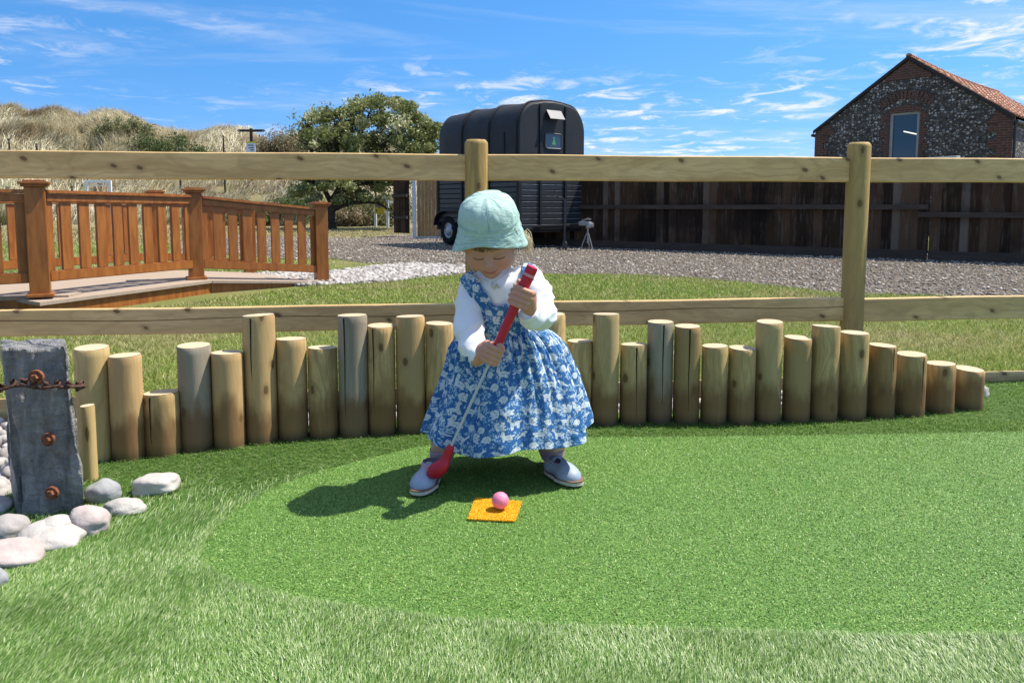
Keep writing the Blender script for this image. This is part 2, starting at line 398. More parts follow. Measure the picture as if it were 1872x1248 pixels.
c_ = gm.mix(gm.rng(n1, .36, .64), (.042, .12, .015), (.18, .335, .062)); c_ = gm.mix(gm.rng(n2, .3, .7, 0, .3), c_, (.06, .17, .03))
gm.col(c_); gm.bump(n1, 1.0, .004)
sheet('putting_green', GREEN, .004, gm.m)
def green_dist(x, y):
    P = np.array(GREEN); d = np.full(x.shape, 9.0)
    for i in range(0, len(P), 2): d = np.minimum(d, np.hypot(x-P[i, 0], y-P[i, 1]))
    return d
# long pile
TP = MT('long pile turf fibres', .42, .5); r_ = TP.attr('rnd'); h_ = TP.attr('tip'); n2 = TP.noise(TP.world(), 5, 3, .6)
c_ = TP.ramp(r_, [(0, (.05, .15, .018)), (.4, (.155, .29, .045)), (.75, (.33, .45, .14)), (1, (.60, .66, .38))])
c_ = TP.mix(TP.rng(n2, .35, .7, 0, .4), c_, (.12, .25, .035)); TP.col(c_); TP.translucent(.3, c_)
rg = np.random.default_rng(31); VV = []; FF = []; RR = []; HH = []; off = 0
for n_, xa, xb, ya, yb in ((340000, -1.42, 1.9, .95, 1.62), (230000, -1.42, 3.2, 1.62, 3.3)):
    x = xa+(xb-xa)*rg.random(n_); y = ya+(yb-ya)*rg.random(n_)
    if ya < 1:      # thicker along the seam with the green
        GE = np.array(GREEN); sI = rg.integers(0, len(GE)-1, 60000); sf = rg.random(60000)[:, None]; sp2 = GE[sI]*(1-sf)+GE[sI+1]*sf; sp2 = sp2+rg.normal(size=sp2.shape)*.012; sp2 = sp2[sp2[:, 1] < 1.75]; x = np.r_[x, sp2[:, 0]]; y = np.r_[y, sp2[:, 1]]
    hw = y*.72+.6; ok = (np.abs(x) < hw) & inpoly(x, y, np.array(TURF)) & ~inpoly(x, y, np.array(GREEN)); x, y = x[ok], y[ok]; m_ = len(x)
    f1 = fbm(x*2.6, y*2.6, 5, 3); f2 = fbm(x*9, y*9, 9, 3)
    back = np.clip((y-1.80+.25*f1+.12*f2-.10*(x > .0))/.22, 0, 1)      # combed away from us in front, towards us along the logs
    az_ = np.where(rg.random(m_) < back, -PI*.5, PI*.45)+.7*f1+.8*f2+1.3*(rg.random(m_)-.5)          # combed pile: leans away, in swirls
    lean_ = .55+.25*np.clip(.5+f2*1.2, 0, 1)+.40*rg.random(m_)
    V, T, r, h = blades(x, y, np.zeros(m_), .019*(.7+.6*rg.random(m_)), .0016, lean_, az_, .45, 3, flat=1.7)
    VV.append(V); FF.append(T+off); off += len(V); RR.append(r); HH.append(h)
o = obj('turf_pile', np.concatenate(VV), np.concatenate(FF), TP.m); attr(o, 'rnd', np.concatenate(RR)); attr(o, 'tip', np.concatenate(HH))
tag(o, 'long glossy green pile of the artificial turf around the putting green', 'turf', kind='stuff')
# short curled fibres of the green
GP = MT('short curled fibres', .45, .5); r_ = GP.attr('rnd')
c_ = GP.ramp(r_, [(0, (.045, .12, .015)), (.5, (.15, .29, .045)), (.85, (.29, .45, .10)), (1, (.50, .60, .25))]); GP.col(c_); GP.translucent(.2, c_)
n_ = 400000; x = -.85+3.55*rg.random(n_); y = 1.2+1.38*rg.random(n_); ok = (np.abs(x) < y*.72+.85) & inpoly(x, y, np.array(GREEN)); x, y = x[ok], y[ok]; m_ = len(x)
V, T, r, h = blades(x, y, np.full(m_, .004), .0065*(.6+.9*rg.random(m_)), .0015, .5+.9*rg.random(m_), rg.random(m_)*2*PI, .9, 4)
o = obj('green_pile', V, T, GP.m); attr(o, 'rnd', r); tag(o, 'short curled fibres of the putting green', 'turf', kind='stuff')
# pebble bed at the left, lower than the turf
BED = [(-4.2, 1.0), (-1.38, 1.0), (-1.34, 1.6), (-1.3, 2.25), (-1.15, 2.42), (-.75, 2.62), (-.3, 2.75), (.3, 2.80), (1.0, 2.86), (1.6, 3.1), (2.0, 3.2), (2.0, FENCE_Y(2)-.03), (-4.2, FENCE_Y(-4.2)-.03)]
sheet('pebble_bed', BED, -.07, plain('grit', (.33, .30, .28), .9, .2, scale=60, bump=.5))
q = scatter_poly(BED, 15000, 15); q = q[visible(q, mg=200)]
zz = -.065+.03*np.random.default_rng(3).random(len(q)); zz = np.where(q[:, 1] > 2.35+.28*(q[:, 0]+1.3), zz, zz+.03)
stones('bed_pebbles', np.c_[q, zz], .021, MWP, 16, .75, sub=2)
# ================================================================ TIMBER
def wood(name, c1, c2, c3, axis='Z', sc=1.0, rough=.75, knots=True, knotc=(.10, .045, .015), green=None, stain=False, checks=0.0, objrnd=True, kscale=3.2, grain=.6):
    """softwood: long grain along one axis, knots, per-object shift and tone"""
    m = MT(name, rough, .3)
    st = {'X': (.12, 1, 1), 'Y': (1, .12, 1), 'Z': (1, 1, .12)}[axis]
    v = m.coord('Object', 7.0 if objrnd else 0.0); 
    def mp(vec, s):
        q = m.N('ShaderNodeMapping'); q.inputs['Scale'].default_value = s; m.L(vec, q.inputs[0]); return q.outputs[0]
    vs = mp(v, st)
    warp = m.noise(mp(v, (1, 1, 1)), 5*sc, 2, .5, out='Color' if False else 1)
    wv = m.N('ShaderNodeVectorMath', operation='MULTIPLY_ADD'); m.L(warp, wv.inputs[0]); wv.inputs[1].default_value = (.05, .05, .05); m.L(vs, wv.inputs[2])
    a = m.noise(wv.outputs[0], 17*sc, 5, .6, .2); b = m.noise(wv.outputs[0], 75*sc, 4, .65); big = m.noise(mp(v, st), 3.5*sc, 3, .5)
    c = m.ramp(a, [(.30, c1), (.5, c2), (.70, c3)])
    c = m.mix(m.rng(b, .35, .75, 0, grain), c, tuple(x*.62 for x in c2))
    lowf = m.noise(wv.outputs[0], 7*sc, 1, .4); rg_ = m.math('SINE', m.math('MULTIPLY', lowf, 120)); c = m.mix(m.rng(rg_, .3, 1.0, 0, .32 if axis == 'X' else .5), c, tuple(x*.55 for x in c2))
    if green: c = m.mix(m.rng(big, .42, .65, 0, .75), c, green)
    if objrnd:
        o_ = m.oirnd(); c = m.mix(m.math('MULTIPLY', o_, .35), c, tuple(x*.72 for x in c2))
    if knots:
        s3 = m.sep(v if not objrnd else m.coord('Object')); rr_ = m.math('MULTIPLY', m.oirnd(), 37.0 if objrnd else 0.0); cb = m.N('ShaderNodeCombineXYZ')
        if axis == 'X': m.L(m.math('ADD', m.math('MULTIPLY', s3[0], .62), rr_), cb.inputs[0]); m.L(m.math('ADD', s3[2], m.math('MULTIPLY', s3[0], .25)), cb.inputs[1])
        else: m.L(m.math('ADD', m.math('MULTIPLY', m.math('ARCTAN2', s3[1], s3[0]), .05), rr_), cb.inputs[0]); m.L(m.math('MULTIPLY', s3[2], .6), cb.inputs[1])
        kv = m.N('ShaderNodeTexVoronoi', voronoi_dimensions='2D'); kv.inputs['Scale'].default_value = kscale*sc*1.35; m.L(cb.outputs[0], kv.inputs['Vector']); k = kv.outputs['Distance']; kn = m.noise(v, 30*sc, 2)
        kk = m.math('ADD', k, m.math('MULTIPLY', m.math('SUBTRACT', kn, .5), .07))
        c = m.mix(m.rng(kk, .15, .06, 0, .5), c, tuple(x*.5 for x in c2)); c = m.mix(m.rng(kk, .07, .04, 0, .78), c, knotc)
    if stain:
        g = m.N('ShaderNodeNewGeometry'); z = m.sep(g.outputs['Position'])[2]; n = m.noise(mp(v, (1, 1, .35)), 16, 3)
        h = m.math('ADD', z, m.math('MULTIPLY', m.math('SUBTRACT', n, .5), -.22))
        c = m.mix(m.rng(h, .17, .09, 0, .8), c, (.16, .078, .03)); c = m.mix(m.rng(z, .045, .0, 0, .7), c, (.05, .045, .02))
    m.col(c); m.bump(m.math('ADD', a, m.math('MULTIPLY', b, .6)), .4, .004); return m
def tan_rail():
    return wood('planed yellow softwood', (.80, .55, .26), (.68, .45, .19), (.48, .29, .11), 'X', 1.0, .65, kscale=5.5).m
M_RAIL = tan_rail()
M_POST = wood('green treated round post', (.58, .40, .15), (.43, .285, .095), (.18, .10, .03), 'Z', 1.0, .7, green=(.44, .32, .12), kscale=4.6, grain=.9).m
M_END = None
def mat_end(name, c1, c2):
    m = MT(name, .8, .2); v = m.coord('Object'); s_ = m.sep(v)
    r_ = m.math('SQRT', m.math('ADD', m.math('MULTIPLY', s_[0], s_[0]), m.math('MULTIPLY', s_[1], s_[1])))
    n = m.noise(v, 22, 3); w_ = m.math('SINE', m.math('ADD', m.math('MULTIPLY', r_, 900), m.math('MULTIPLY', n, 9)))
    c = m.mix(m.rng(w_, -1, 1), c1, c2); c = m.mix(m.rng(m.noise(v, 9, 4), .5, .75, 0, .5), c, tuple(x*.6 for x in c1)); m.col(c); m.bump(n, .3, .003); return m.m
M_END = mat_end('pale sawn log end', (.44, .33, .20), (.60, .49, .33))
M_RUST = plain('rusted iron', (.17, .06, .028), .85, .3, scale=120, var=.5, bump=.6)
M_GALV = plain('galvanised steel', (.45, .46, .47), .45, .5, .8, scale=40)
def rail_part(name, a, b, zc, h, t, mat, parent, split=None):
    """a plank from a to b (plan points) with worn edges and a slight wander"""
    a = Vector((a[0], a[1], 0)); b = Vector((b[0], b[1], 0)); L_ = (b-a).length; d = (b-a).normalized(); rz = math.atan2(d.y, d.x); n = 24
    V = []; prof = [(-t/2, -h/2+.004), (-t/2+.004, -h/2), (t/2-.004, -h/2), (t/2, -h/2+.004), (t/2, h/2-.004), (t/2-.004, h/2), (-t/2+.004, h/2), (-t/2, h/2-.004)]
    if split is not None:      # a drying crack along the near face
        prof = [(-t/2, -h/2+.004), (-t/2+.004, -h/2), (t/2-.004, -h/2), (t/2, -h/2+.004), (t/2, h/2-.004), (t/2-.004, h/2), (-t/2+.004, h/2), (-t/2, h/2-.004), (-t/2, split+.0022), (-t/2+.008, split), (-t/2, split-.0022)]
    for i in range(n+1):
        u = i/n*L_-L_/2; wz = .0012*math.sin(i*.45+a.x*3)
        for y, z in prof:
            cz = 0
            if split is not None and abs(z-split) < .003: cz = .004*math.sin(i*.5+1)
            V.append((u, y, z+wz+cz))
    k = len(prof); Fc = [(i*k+j, (i+1)*k+j, (i+1)*k+(j+1) % k, i*k+(j+1) % k) for i in range(n) for j in range(k)]
    Fc = [tuple(reversed(f)) for f in Fc]+[tuple(range(k)), tuple(n*k+j for j in range(k-1, -1, -1))]
    o = obj(name, V, Fc, mat); c = (a+b)/2; o.location = (c.x, c.y, zc); o.rotation_euler = (0, 0, rz)
    if parent: o.parent = parent; o.location = Vector((c.x, c.y, zc))-parent.location
    return o
# ---------------------------------------------------------------- post and rail fence
PFX = [-2.12, at(871, 300, 3.02).x, at(1564, 300, 3.22).x, 3.32]
pf = thing('post_and_rail_fence', (PFX[1], FENCE_Y(PFX[1]), 0), 'pale new timber post and rail fence running right across behind the child', 'fence')
def round_post(x, y, top, r, name='post'):
    mb = MB(); prof = [(r*1.01, -.15), (r, .2), (r*.99, top-.02), (r*.96, top-.011), (r*.80, top-.001), (0.0001, top)]
    mb.lathe(prof, 28, None, False)
    V = np.array(mb.V); a = np.arctan2(V[:, 1], V[:, 0]); f = 1+.018*np.sin(a*3+V[:, 2]*2+x)+.012*np.sin(a*7+V[:, 2]*5); V[:, 0] *= f; V[:, 1] *= f
    V[:, 0] += x-PFX[1]; V[:, 1] += y-FENCE_Y(PFX[1])
    return obj(name, V, mb.F, M_POST, pf, (x-PFX[1], y-FENCE_Y(PFX[1]), 0), True)
for x, tp in zip(PFX, (1.04, 1.038, 1.043, 1.05)):
    p = round_post(x, FENCE_Y(x)-.012, tp, .0475)
for i in range(3):
    a, b = PFX[i]+.03, PFX[i+1]-.03
    rail_part('rail', (a, FENCE_Y(a)), (b, FENCE_Y(b)), .928, .104, .045, M_RAIL, pf)
    rail_part('rail', (a, FENCE_Y(a)), (b, FENCE_Y(b)), (.325, .327, .322)[i], .100, .045, M_RAIL, pf, split=(.008, .012, None)[i])
    rail_part('edging_board', (a-.03, FENCE_Y(a)), (b+.03, FENCE_Y(b)), -.045, .145, .03, M_RAIL, pf)
# ---------------------------------------------------------------- log palisade
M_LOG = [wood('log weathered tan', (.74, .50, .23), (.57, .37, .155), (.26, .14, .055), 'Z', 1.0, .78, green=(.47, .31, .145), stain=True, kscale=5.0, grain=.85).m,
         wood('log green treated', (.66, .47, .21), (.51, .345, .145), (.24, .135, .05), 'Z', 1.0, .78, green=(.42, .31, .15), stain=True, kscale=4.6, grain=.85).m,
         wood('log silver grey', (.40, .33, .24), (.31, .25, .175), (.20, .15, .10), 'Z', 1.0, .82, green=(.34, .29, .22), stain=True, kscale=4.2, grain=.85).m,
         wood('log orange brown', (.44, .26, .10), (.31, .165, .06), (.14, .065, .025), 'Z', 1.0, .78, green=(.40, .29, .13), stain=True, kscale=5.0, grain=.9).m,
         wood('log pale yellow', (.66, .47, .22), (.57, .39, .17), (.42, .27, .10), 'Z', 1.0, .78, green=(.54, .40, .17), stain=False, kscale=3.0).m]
M_CRACK = plain('dark drying crack', (.02, .014, .008), .9, .1)
#      x0   x1  top  base mat crack  label
LOGS = [(147, 172, 740, 872, 4, 0, 'short pale log stub half hidden behind the slate post'),
 (138, 197, 634, 838, 4, 0, 'thick pale log beside the slate post, leaning to the right'),
 (200, 256, 648, 836, 0, 0, 'pale tan log with white top between the thick pale log and the shortest log'),
 (263, 326, 716, 829, 0, 1, 'shortest log on the left, split in front, with a gap of lawn above it'),
 (324, 384, 630, 820, 2, 0, 'silver grey log just right of the shortest split log'),
 (386, 443, 643, 816, 0, 0, 'tan log with a dark top between the silver grey log and the tall cracked log'),
 (443, 501, 575, 806, 0, 1, 'tall tan log with one long crack, tallest on the left side'),
 (504, 560, 618, 799, 0, 0, 'medium tan log right of the tall cracked log, blotchy grey below'),
 (562, 617, 634, 796, 1, 0, 'lower greenish log with a shaded top, left of the tall brown grey log'),
 (616, 671, 575, 794, 2, 1, 'tall brown grey log with knots down its front, well left of the child'),
 (671, 722, 594, 790, 0, 1, 'tan log with thin crack between two taller logs left of the child'),
 (723, 776, 577, 787, 0, 0, 'tall plain tan log, second to the left of the child'),
 (777, 829, 590, 785, 0, 0, 'tan log with a round knot touching the left of the child'),
 (830, 880, 604, 780, 1, 0, 'log directly behind the child, left one'),
 (881, 932, 600, 777, 0, 0, 'log directly behind the child, middle one'),
 (933, 983, 606, 774, 1, 0, 'log directly behind the child, right one'),
 (984, 1034, 573, 771, 0, 0, 'tall log whose edge shows above the dress at the right elbow of the child'),
 (1036, 1084, 622, 770, 0, 0, 'low tan log right against the right side of the blue dress'),
 (1083, 1133, 573, 772, 1, 0, 'tallest log on the right side with two small knots near its top'),
 (1134, 1184, 628, 771, 1, 1, 'low greenish log with a dark split near its right edge'),
 (1183, 1232, 587, 768, 2, 1, 'tall grey log with thin centre crack beside a dark brown log'),
 (1233, 1281, 595, 770, 3, 1, 'dark brown and cream log with a knot low down'),
 (1283, 1331, 631, 771, 1, 0, 'low log left of the low pair, with a pale clean top'),
 (1332, 1382, 635, 771, 1, 0, 'low plain log with a shadowed top, left of the tall smooth log'),
 (1383, 1432, 587, 769, 1, 0, 'tall smooth tan green log, left of the log with a large flower knot'),
 (1434, 1484, 616, 768, 3, 0, 'brownish log with one big flower shaped knot high on its front'),
 (1485, 1536, 595, 766, 1, 0, 'tall pale green log, left of the fence post on the right'),
 (1537, 1588, 607, 763, 1, 0, 'log with a pinkish top standing right in front of the right fence post'),
 (1589, 1638, 630, 760, 3, 1, 'dark streaked log just right of the right fence post'),
 (1640, 1692, 646, 757, 1, 1, 'low green log with a thin crack, third from the right end of the palisade'),
 (1693, 1745, 663, 751, 0, 0, 'short tan log, second from the right end of the palisade'),
 (1745, 1797, 673, 745, 0, 0, 'stubby log at the right end of the palisade with a white scratch on it')]
def log_post(x0, x1, tp, bs, mi, crack, label, seed):
    rg = np.random.default_rng(seed); b = gnd((x0+x1)/2, bs, .012); sc = F/b.y
    r = (x1-x0-1)/2/(F/(b.y)) ; yc = b.y+r*.9; sc2 = F/yc; top = H-(tp-YH)/sc2*1.0
    pt = at((x0+x1)/2, tp, yc); top = pt.z-.002; r = (x1-x0-.6)/2/sc2; xt = pt.x
    xb = xt*1.0 if bs < 800 and (x0 > 300) else xt
    n = 30; rows = [-.10, 0, .03]+[.03+(top-.06)*q for q in (.15, .32, .5, .68, .84)]+[top-.025, top-.006]
    V = []; ph = rg.random(4)*6
    for z in rows:
        for k in range(n):
            a = 2*PI*k/n; f = 1+.02*math.sin(2*a+ph[0])+.012*math.sin(3*a+z*4+ph[1])+.008*math.sin(7*a+z*9+ph[2])
            f *= 1+.02*(1-z/max(top, .1))
            V.append((r*f*math.cos(a), r*f*math.sin(a), z))
    # chamfer ring and end
    tilt = (rg.random(2)-.5)*.10
    for q, dz in ((.955, 0.0),):
        for k in range(n):
            a = 2*PI*k/n; V.append((r*q*math.cos(a), r*q*math.sin(a), top+dz+r*(tilt[0]*math.cos(a)+tilt[1]*math.sin(a))))
    R_ = len(rows)+1; Fc = [(i*n+k, i*n+(k+1) % n, (i+1)*n+(k+1) % n, (i+1)*n+k) for i in range(R_-1) for k in range(n)]
    V = np.array(V)
    o = thing('log_post', (xt, yc, 0), label, 'log', 'upright logs edging the turf')
    body = obj('bark', V, Fc, M_LOG[mi], o, smooth=True); body.name = 'trunk_wood'
    e = [tuple(V[(R_-1)*n+k]) for k in range(n)]
    cpt = (0, 0, sum(v[2] for v in e)/n+.001)
    m_ = []
    for q in (1.0, .66, .33):
        for v in e: m_.append((v[0]*q, v[1]*q, v[2]*1+.0004*(1-q)*10*0+.001))
    m_.append((cpt[0], cpt[1], cpt[2]+.001))
    FF_ = [(i*n+k, i*n+(k+1) % n, (i+1)*n+(k+1) % n, (i+1)*n+k) for i in range(2) for k in range(n)]+[(2*n+k, 2*n+(k+1) % n, 3*n) for k in range(n)]
    obj('sawn_end', m_, FF_, M_END, o)
    if crack:
        a0 = -PI/2+(rg.random()-.5)*1.0; pts = []
        z = top-.004; zend = top*(.05+.25*rg.random())
        while z > zend: pts.append((z, a0+.02*math.sin(z*20+seed)+.012*(rg.random()-.5))); z -= .018
        V2 = []; w2 = .0022
        for i, (z, a) in enumerate(pts):
            w3 = w2*(1-i/len(pts))+.0004; rr = r*(1.022+.012*(1-z/max(top, .1)))
            V2 += [(rr*math.cos(a-w3/r), rr*math.sin(a-w3/r), z), (rr*math.cos(a+w3/r), rr*math.sin(a+w3/r), z)]
        obj('crack', V2, [(2*i, 2*i+1, 2*i+3, 2*i+2) for i in range(len(pts)-1)], M_CRACK, o)
    # lean: the two left ones tip to the right
    if x0 < 262 and x0 > 137: o.rotation_euler = (0, 0, 0)
    return o
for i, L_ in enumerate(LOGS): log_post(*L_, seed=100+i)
# ================================================================ RAMP WITH TERRACOTTA RAILINGS
def mat_comp():
    m = MT('red brown moulded railing', .42, .45); v = m.coord('Object', 5, (1, 1, .15)); n = m.noise(v, 26, 5, .6, .4)
    m.col(m.mix(m.rng(n, .3, .7), (.21, .064, .011), (.33, .118, .022))); m.bump(n, .08, .002); return m.m
M_RED = mat_comp()
def mat_deck():
    m = MT('grey brown deck boards', .8, .3); v = m.coord('Object', 0, (1, 1, 1)); n = m.noise(m.coord('Object', 0, (2, 14, 2)), 6, 4)
    m.col(m.mix(n, (.27, .20, .14), (.42, .34, .27))); m.bump(n, .2, .004); return m.m
M_DECK = mat_deck()
def P3(px, py, Y): return at(px, py, Y)
A1 = Vector((-3.36, 5.24, 0)); A2 = Vector((-2.85, 6.65, 0)); A3 = Vector((-1.945, 7.52, 0)); A0 = Vector((-4.55, 4.30, 0))
zb = {1: .135, 2: .12, 3: .0, 0: .135}
perp = Vector((-.88, .47, 0)).normalized()
ramp = thing('wheelchair_ramp', (A2.x, A2.y, 0), 'low decked ramp with red brown balustrades, left of the tree', 'ramp')
def R_(p): return Vector(p)-ramp.location
def rpost(p, z0, h=.775, w=.125, rz=.5, cap=True):
    mb = MB(); mb.box((p.x, p.y, z0+h/2), (w, w, h), None, .006, rz)
    mb.box((p.x, p.y, z0+.012), (w+.045, w+.045, .024), None, .006, rz)
    o = obj('post', [tuple(R_(v)) for v in mb.V], mb.F, M_RED, ramp)
    mb = MB(); mb.box((p.x, p.y, z0+h+.008), (w+.035, w+.035, .018), None, .004, rz); mb.box((p.x, p.y, z0+h+.026), (w+.062, w+.062, .018), None, .004, rz)
    mb.box((p.x, p.y, z0+h+.041), (w+.01, w+.01, .012), None, .004, rz)
    obj('post_cap', [tuple(R_(v)-R_((0, 0, 0))+R_((0, 0, 0))) for v in mb.V], mb.F, M_RED, ramp)
def rseg(p, q, za, zc, n, ts=.725, bs=.10):
    """a balustrade bay: top rail, bottom rail, flat spindles"""
    d = (q-p); L_ = d.length; u = d.normalized(); rz = math.atan2(u.y, u.x); sl_ = (zc-za)/L_
    def bar(name, zoff, h, t):
        V = []
        a = p+u*.06; b = q-u*.06; s = Vector((-u.y, u.x, 0))*t/2
        for e, z in ((a, za+sl_*.06), (b, zc-sl_*.06)):
            for sg in (-1, 1):
                for hz in (0, h): V.append(tuple(R_(e+s*sg+Vector((0, 0, z+zoff+hz)))))
        Fc = [(0, 1, 3, 2), (4, 6, 7, 5), (0, 4, 5, 1), (2, 3, 7, 6), (1, 5, 7, 3), (0, 2, 6, 4)]
        o = obj(name, V, Fc, M_RED, ramp)
        bm = bmesh.new(); bm.from_mesh(o.data); bmesh.ops.recalc_face_normals(bm, faces=bm.faces[:]); bmesh.ops.bevel(bm, geom=bm.edges[:], offset=.006, segments=2, affect='EDGES'); bm.to_mesh(o.data); bm.free()
    bar('top_rail', ts-.055, .055, .055); bar('hand_rail', ts+.002, .028, .095); bar('bottom_rail', bs, .075, .06)
    for i in range(n):
        t = (i+.5+.0)/n; c = p+d*t; z = za+sl_*L_*t; h = ts-.055-bs-.075-.004
        mb = MB(); mb.box((0, 0, 0), (.086, .022, h), None, .003, 0)
        o = obj('spindle', mb.V, mb.F, M_RED, ramp); o.location = R_(Vector((c.x, c.y, z+bs+.077+h/2))); o.rotation_euler = (0, 0, rz)
B0, B1, B2, B3 = [a+perp*1.25 for a in (A0, A1, A2, A3)]; B3 = Vector((-2.95, 8.3, 0)); B1 = A1+Vector((-1.25, .75, 0)); B2 = A2+Vector((-.85, 1.05, 0)); B0 = A0+Vector((-1.1, .9, 0))
for p, z in ((A1, .135), (A2, .12), (A3, 0), (A0, .135), (B1, .13), (B2, .12), (B3, 0)): rpost(p, z)
rseg(A1, A2, .135, .12, 10); rseg(A2, A3, .12, .0, 9); rseg(A0, A1, .135, .135, 9); rseg(B1, B2, .13, .12, 9); rseg(B2, B3, .12, 0, 8); rseg(B0, B1, .13, .13, 8)
def slab(name, poly, z0, z1, mat):
    zs0 = z0 if hasattr(z0, '__len__') else [z0]*len(poly); zs1 = z1 if hasattr(z1, '__len__') else [z1]*len(poly); n = len(poly)
    V = [tuple(R_((p[0], p[1], z))) for p, z in zip(poly, zs0)]+[tuple(R_((p[0], p[1], z))) for p, z in zip(poly, zs1)]
    Fc = [tuple(range(n-1, -1, -1)), tuple(range(n, 2*n))]+[(i, (i+1) % n, n+(i+1) % n, n+i) for i in range(n)]
    o = obj(name, V, Fc, mat, ramp); bm = bmesh.new(); bm.from_mesh(o.data); bmesh.ops.recalc_face_normals(bm, faces=bm.faces[:]); bm.to_mesh(o.data); bm.free(); return o
f_ = Vector((.18, -.10, 0))
lo = [A1+f_+Vector((-.05, -.12, 0)), A2+f_, B2, B1]
slab('deck', [tuple(p[:2]) for p in lo], .095, .119, M_DECK); slab('fascia', [tuple((p+(Vector((-.02, .02, 0)) if i < 2 else Vector((0, 0, 0))))[:2]) for i, p in enumerate(lo)], -.05, .094, M_RED)
lo = [A2+f_+Vector((.004, 0, 0)), A3+Vector((.12, -.14, 0)), B3+Vector((.1, .1, 0)), B2]
slab('deck', [tuple(p[:2]) for p in lo], [.093, .004, .004, .093], [.117, .022, .022, .117], M_DECK)
slab('fascia', [tuple((p+(Vector((-.02, .02, 0)) if i < 2 else Vector((0, 0, 0))))[:2]) for i, p in enumerate(lo)], -.05, [.090, .001, .001, .090], M_RED)
e0 = gnd(126, 548, .1); lo = [Vector((e0.x, e0.y, 0)), Vector((-3.22, 5.50, 0)), B1+Vector((-.1, 0, 0)), B0, A0+Vector((-.5, -.3, 0)), Vector((-4.2, e0.y-.28, 0))]
slab('deck', [tuple(p[:2]) for p in lo], .108, .134, M_DECK)
slab('fascia', [tuple((p*.995+Vector((0, .04, 0)))[:2]) for p in lo], -.05, .107, M_RED)
# ================================================================ BACKGROUND FENCES
def mat_oldboards():
    m = MT('old dark stained boards', .9, .15); w_ = m.coord('Object', 0, (1, 1, 1)); r = m.attr('rnd'); n = m.noise(m.coord('Object', 0, (9, 9, .8)), 3.0, 5, .7); n2 = m.noise(m.coord('Object', 0, (1, 1, 1)), .9, 4, .6)
    c = m.ramp(r, [(0, (.020, .012, .008)), (.55, (.060, .031, .017)), (.85, (.105, .06, .035)), (1, (.17, .13, .10))])
    c = m.mix(m.rng(n, .5, .68, 0, .55), c, (.15, .12, .095)); c = m.mix(m.rng(n2, .45, .65, 0, .75), c, (.012, .009, .007)); m.col(c); m.bump(n, .5, .01); return m.m
M_OLD = mat_oldboards()
M_OLDR = wood('weathered fence rail', (.115, .09, .07), (.08, .058, .042), (.045, .033, .025), 'X', 1, .9, knots=False).m
def board_fence(name, a, b, h, label, rails, bh=.12, posts=True, gravel=True, mat=M_OLD, seed=3, cat='fence'):
    a = Vector((a[0], a[1], 0)); b = Vector((b[0], b[1], 0)); d = b-a; L_ = d.length; rz = math.atan2(d.y, d.x)
    t = thing(name, a, label, cat, None, rz); rg = np.random.default_rng(seed)
    n = int(L_/bh); V = []; Fc = []; rnd = []
    for i in range(n):
        x0 = i*L_/n; x1 = (i+1)*L_/n+.012; r = rg.random(); hh = h+.012*rg.random(); y0 = .0; 
        k = len(V); e = .004+.010*(i % 2)+.004*rg.random()
        V += [(x0, e, .10), (x1, e+.006, .10), (x1, e+.006, hh), (x0, e, hh), (x0, e+.012, .10), (x1, e+.02, .10), (x1, e+.02, hh), (x0, e+.012, hh)]
        Fc += [(k, k+1, k+2, k+3), (k+5, k+4, k+7, k+6), (k+4, k, k+3, k+7), (k+1, k+5, k+6, k+2), (k+3, k+2, k+6, k+7), (k, k+4, k+5, k+1)]; rnd += [r]*8
    o = obj('boards', V, Fc, mat, t); attr(o, 'rnd', rnd)
    for zr, f0, f1 in rails:
        mb = MB(); mb.box((0, 0, 0), (L_*(f1-f0), .05, .075), None, .006); o = mb.build('rail', M_OLDR, t); o.location = (L_*(f0+f1)/2, -.03, zr)
    if gravel:
        mb = MB(); mb.box((0, 0, 0), (L_, .035, .15), None, .004); o = mb.build('gravel_board', M_OLDR, t); o.location = (L_/2, -.022, .065)
    if posts:
        k = max(1, int(L_/2.6))
        for i in range(k+1):
            mb = MB(); mb.box((0, 0, 0), (.095, .08, h-.04), None, .006); o = mb.build('post', M_OLDR, t); o.location = (min(max(.05, L_*i/k), L_-.05), -.095 if 0 else .07, (h-.04)/2)
    return t
fa = Vector((1.0, 14.40, 0)); fb = Vector((6.0, 10.69, 0)); fc_ = Vector((10.2, 7.57, 0))
board_fence('boarded_fence', fa, fb, 1.36, 'long dark boarded fence right of the black trailer, with one high rail', [(.765, 0, 1)], seed=4)
fd = (fc_-fa).normalized(); fb2 = fb+fd*.0
board_fence('boarded_fence', fb2+fd*.02, fc_, 1.36, 'dark boarded fence at the far right with its rail set lower', [(.655, -.03, 1)], seed=5)
board_fence('boarded_fence', (-3.05, 19.1), (-2.62, 18.7), 1.56, 'narrow dark boarded fence panel left of the white gate post', [(.5, 0, 1), (1.05, 0, 1)], posts=False, gravel=False, seed=6)
board_fence('boarded_fence', (-1.0, 17.3), fa+Vector((-.02, .02, 0)), 1.36, 'dark boarded fence hidden mostly behind the black trailer', [(.765, 0, 1)], seed=7)
gt = thing('side_gate', at(758, 434, 17.9), 'new pale vertical boarded gate hung on a white post beside the black trailer', 'gate'); g0 = gt.location.copy(); g0.z = 0; gt.location = g0
mb = MB(); mb.box((0, 0, .78), (.09, .09, 1.62), None, .006); mb.build('gate_post', plain('white painted post', (.62, .64, .66), .5), gt)
MG1 = wood('new pale gate boards', (.50, .33, .16), (.42, .26, .115), (.32, .19, .075), 'Z', .8, .8, kscale=2.2, objrnd=False).m
mb = MB()
for i in range(9): mb.box((.11+i*.088, .02, .75), (.084, .022, 1.42), None, .003)
mb.build('gate_boards', MG1, gt)
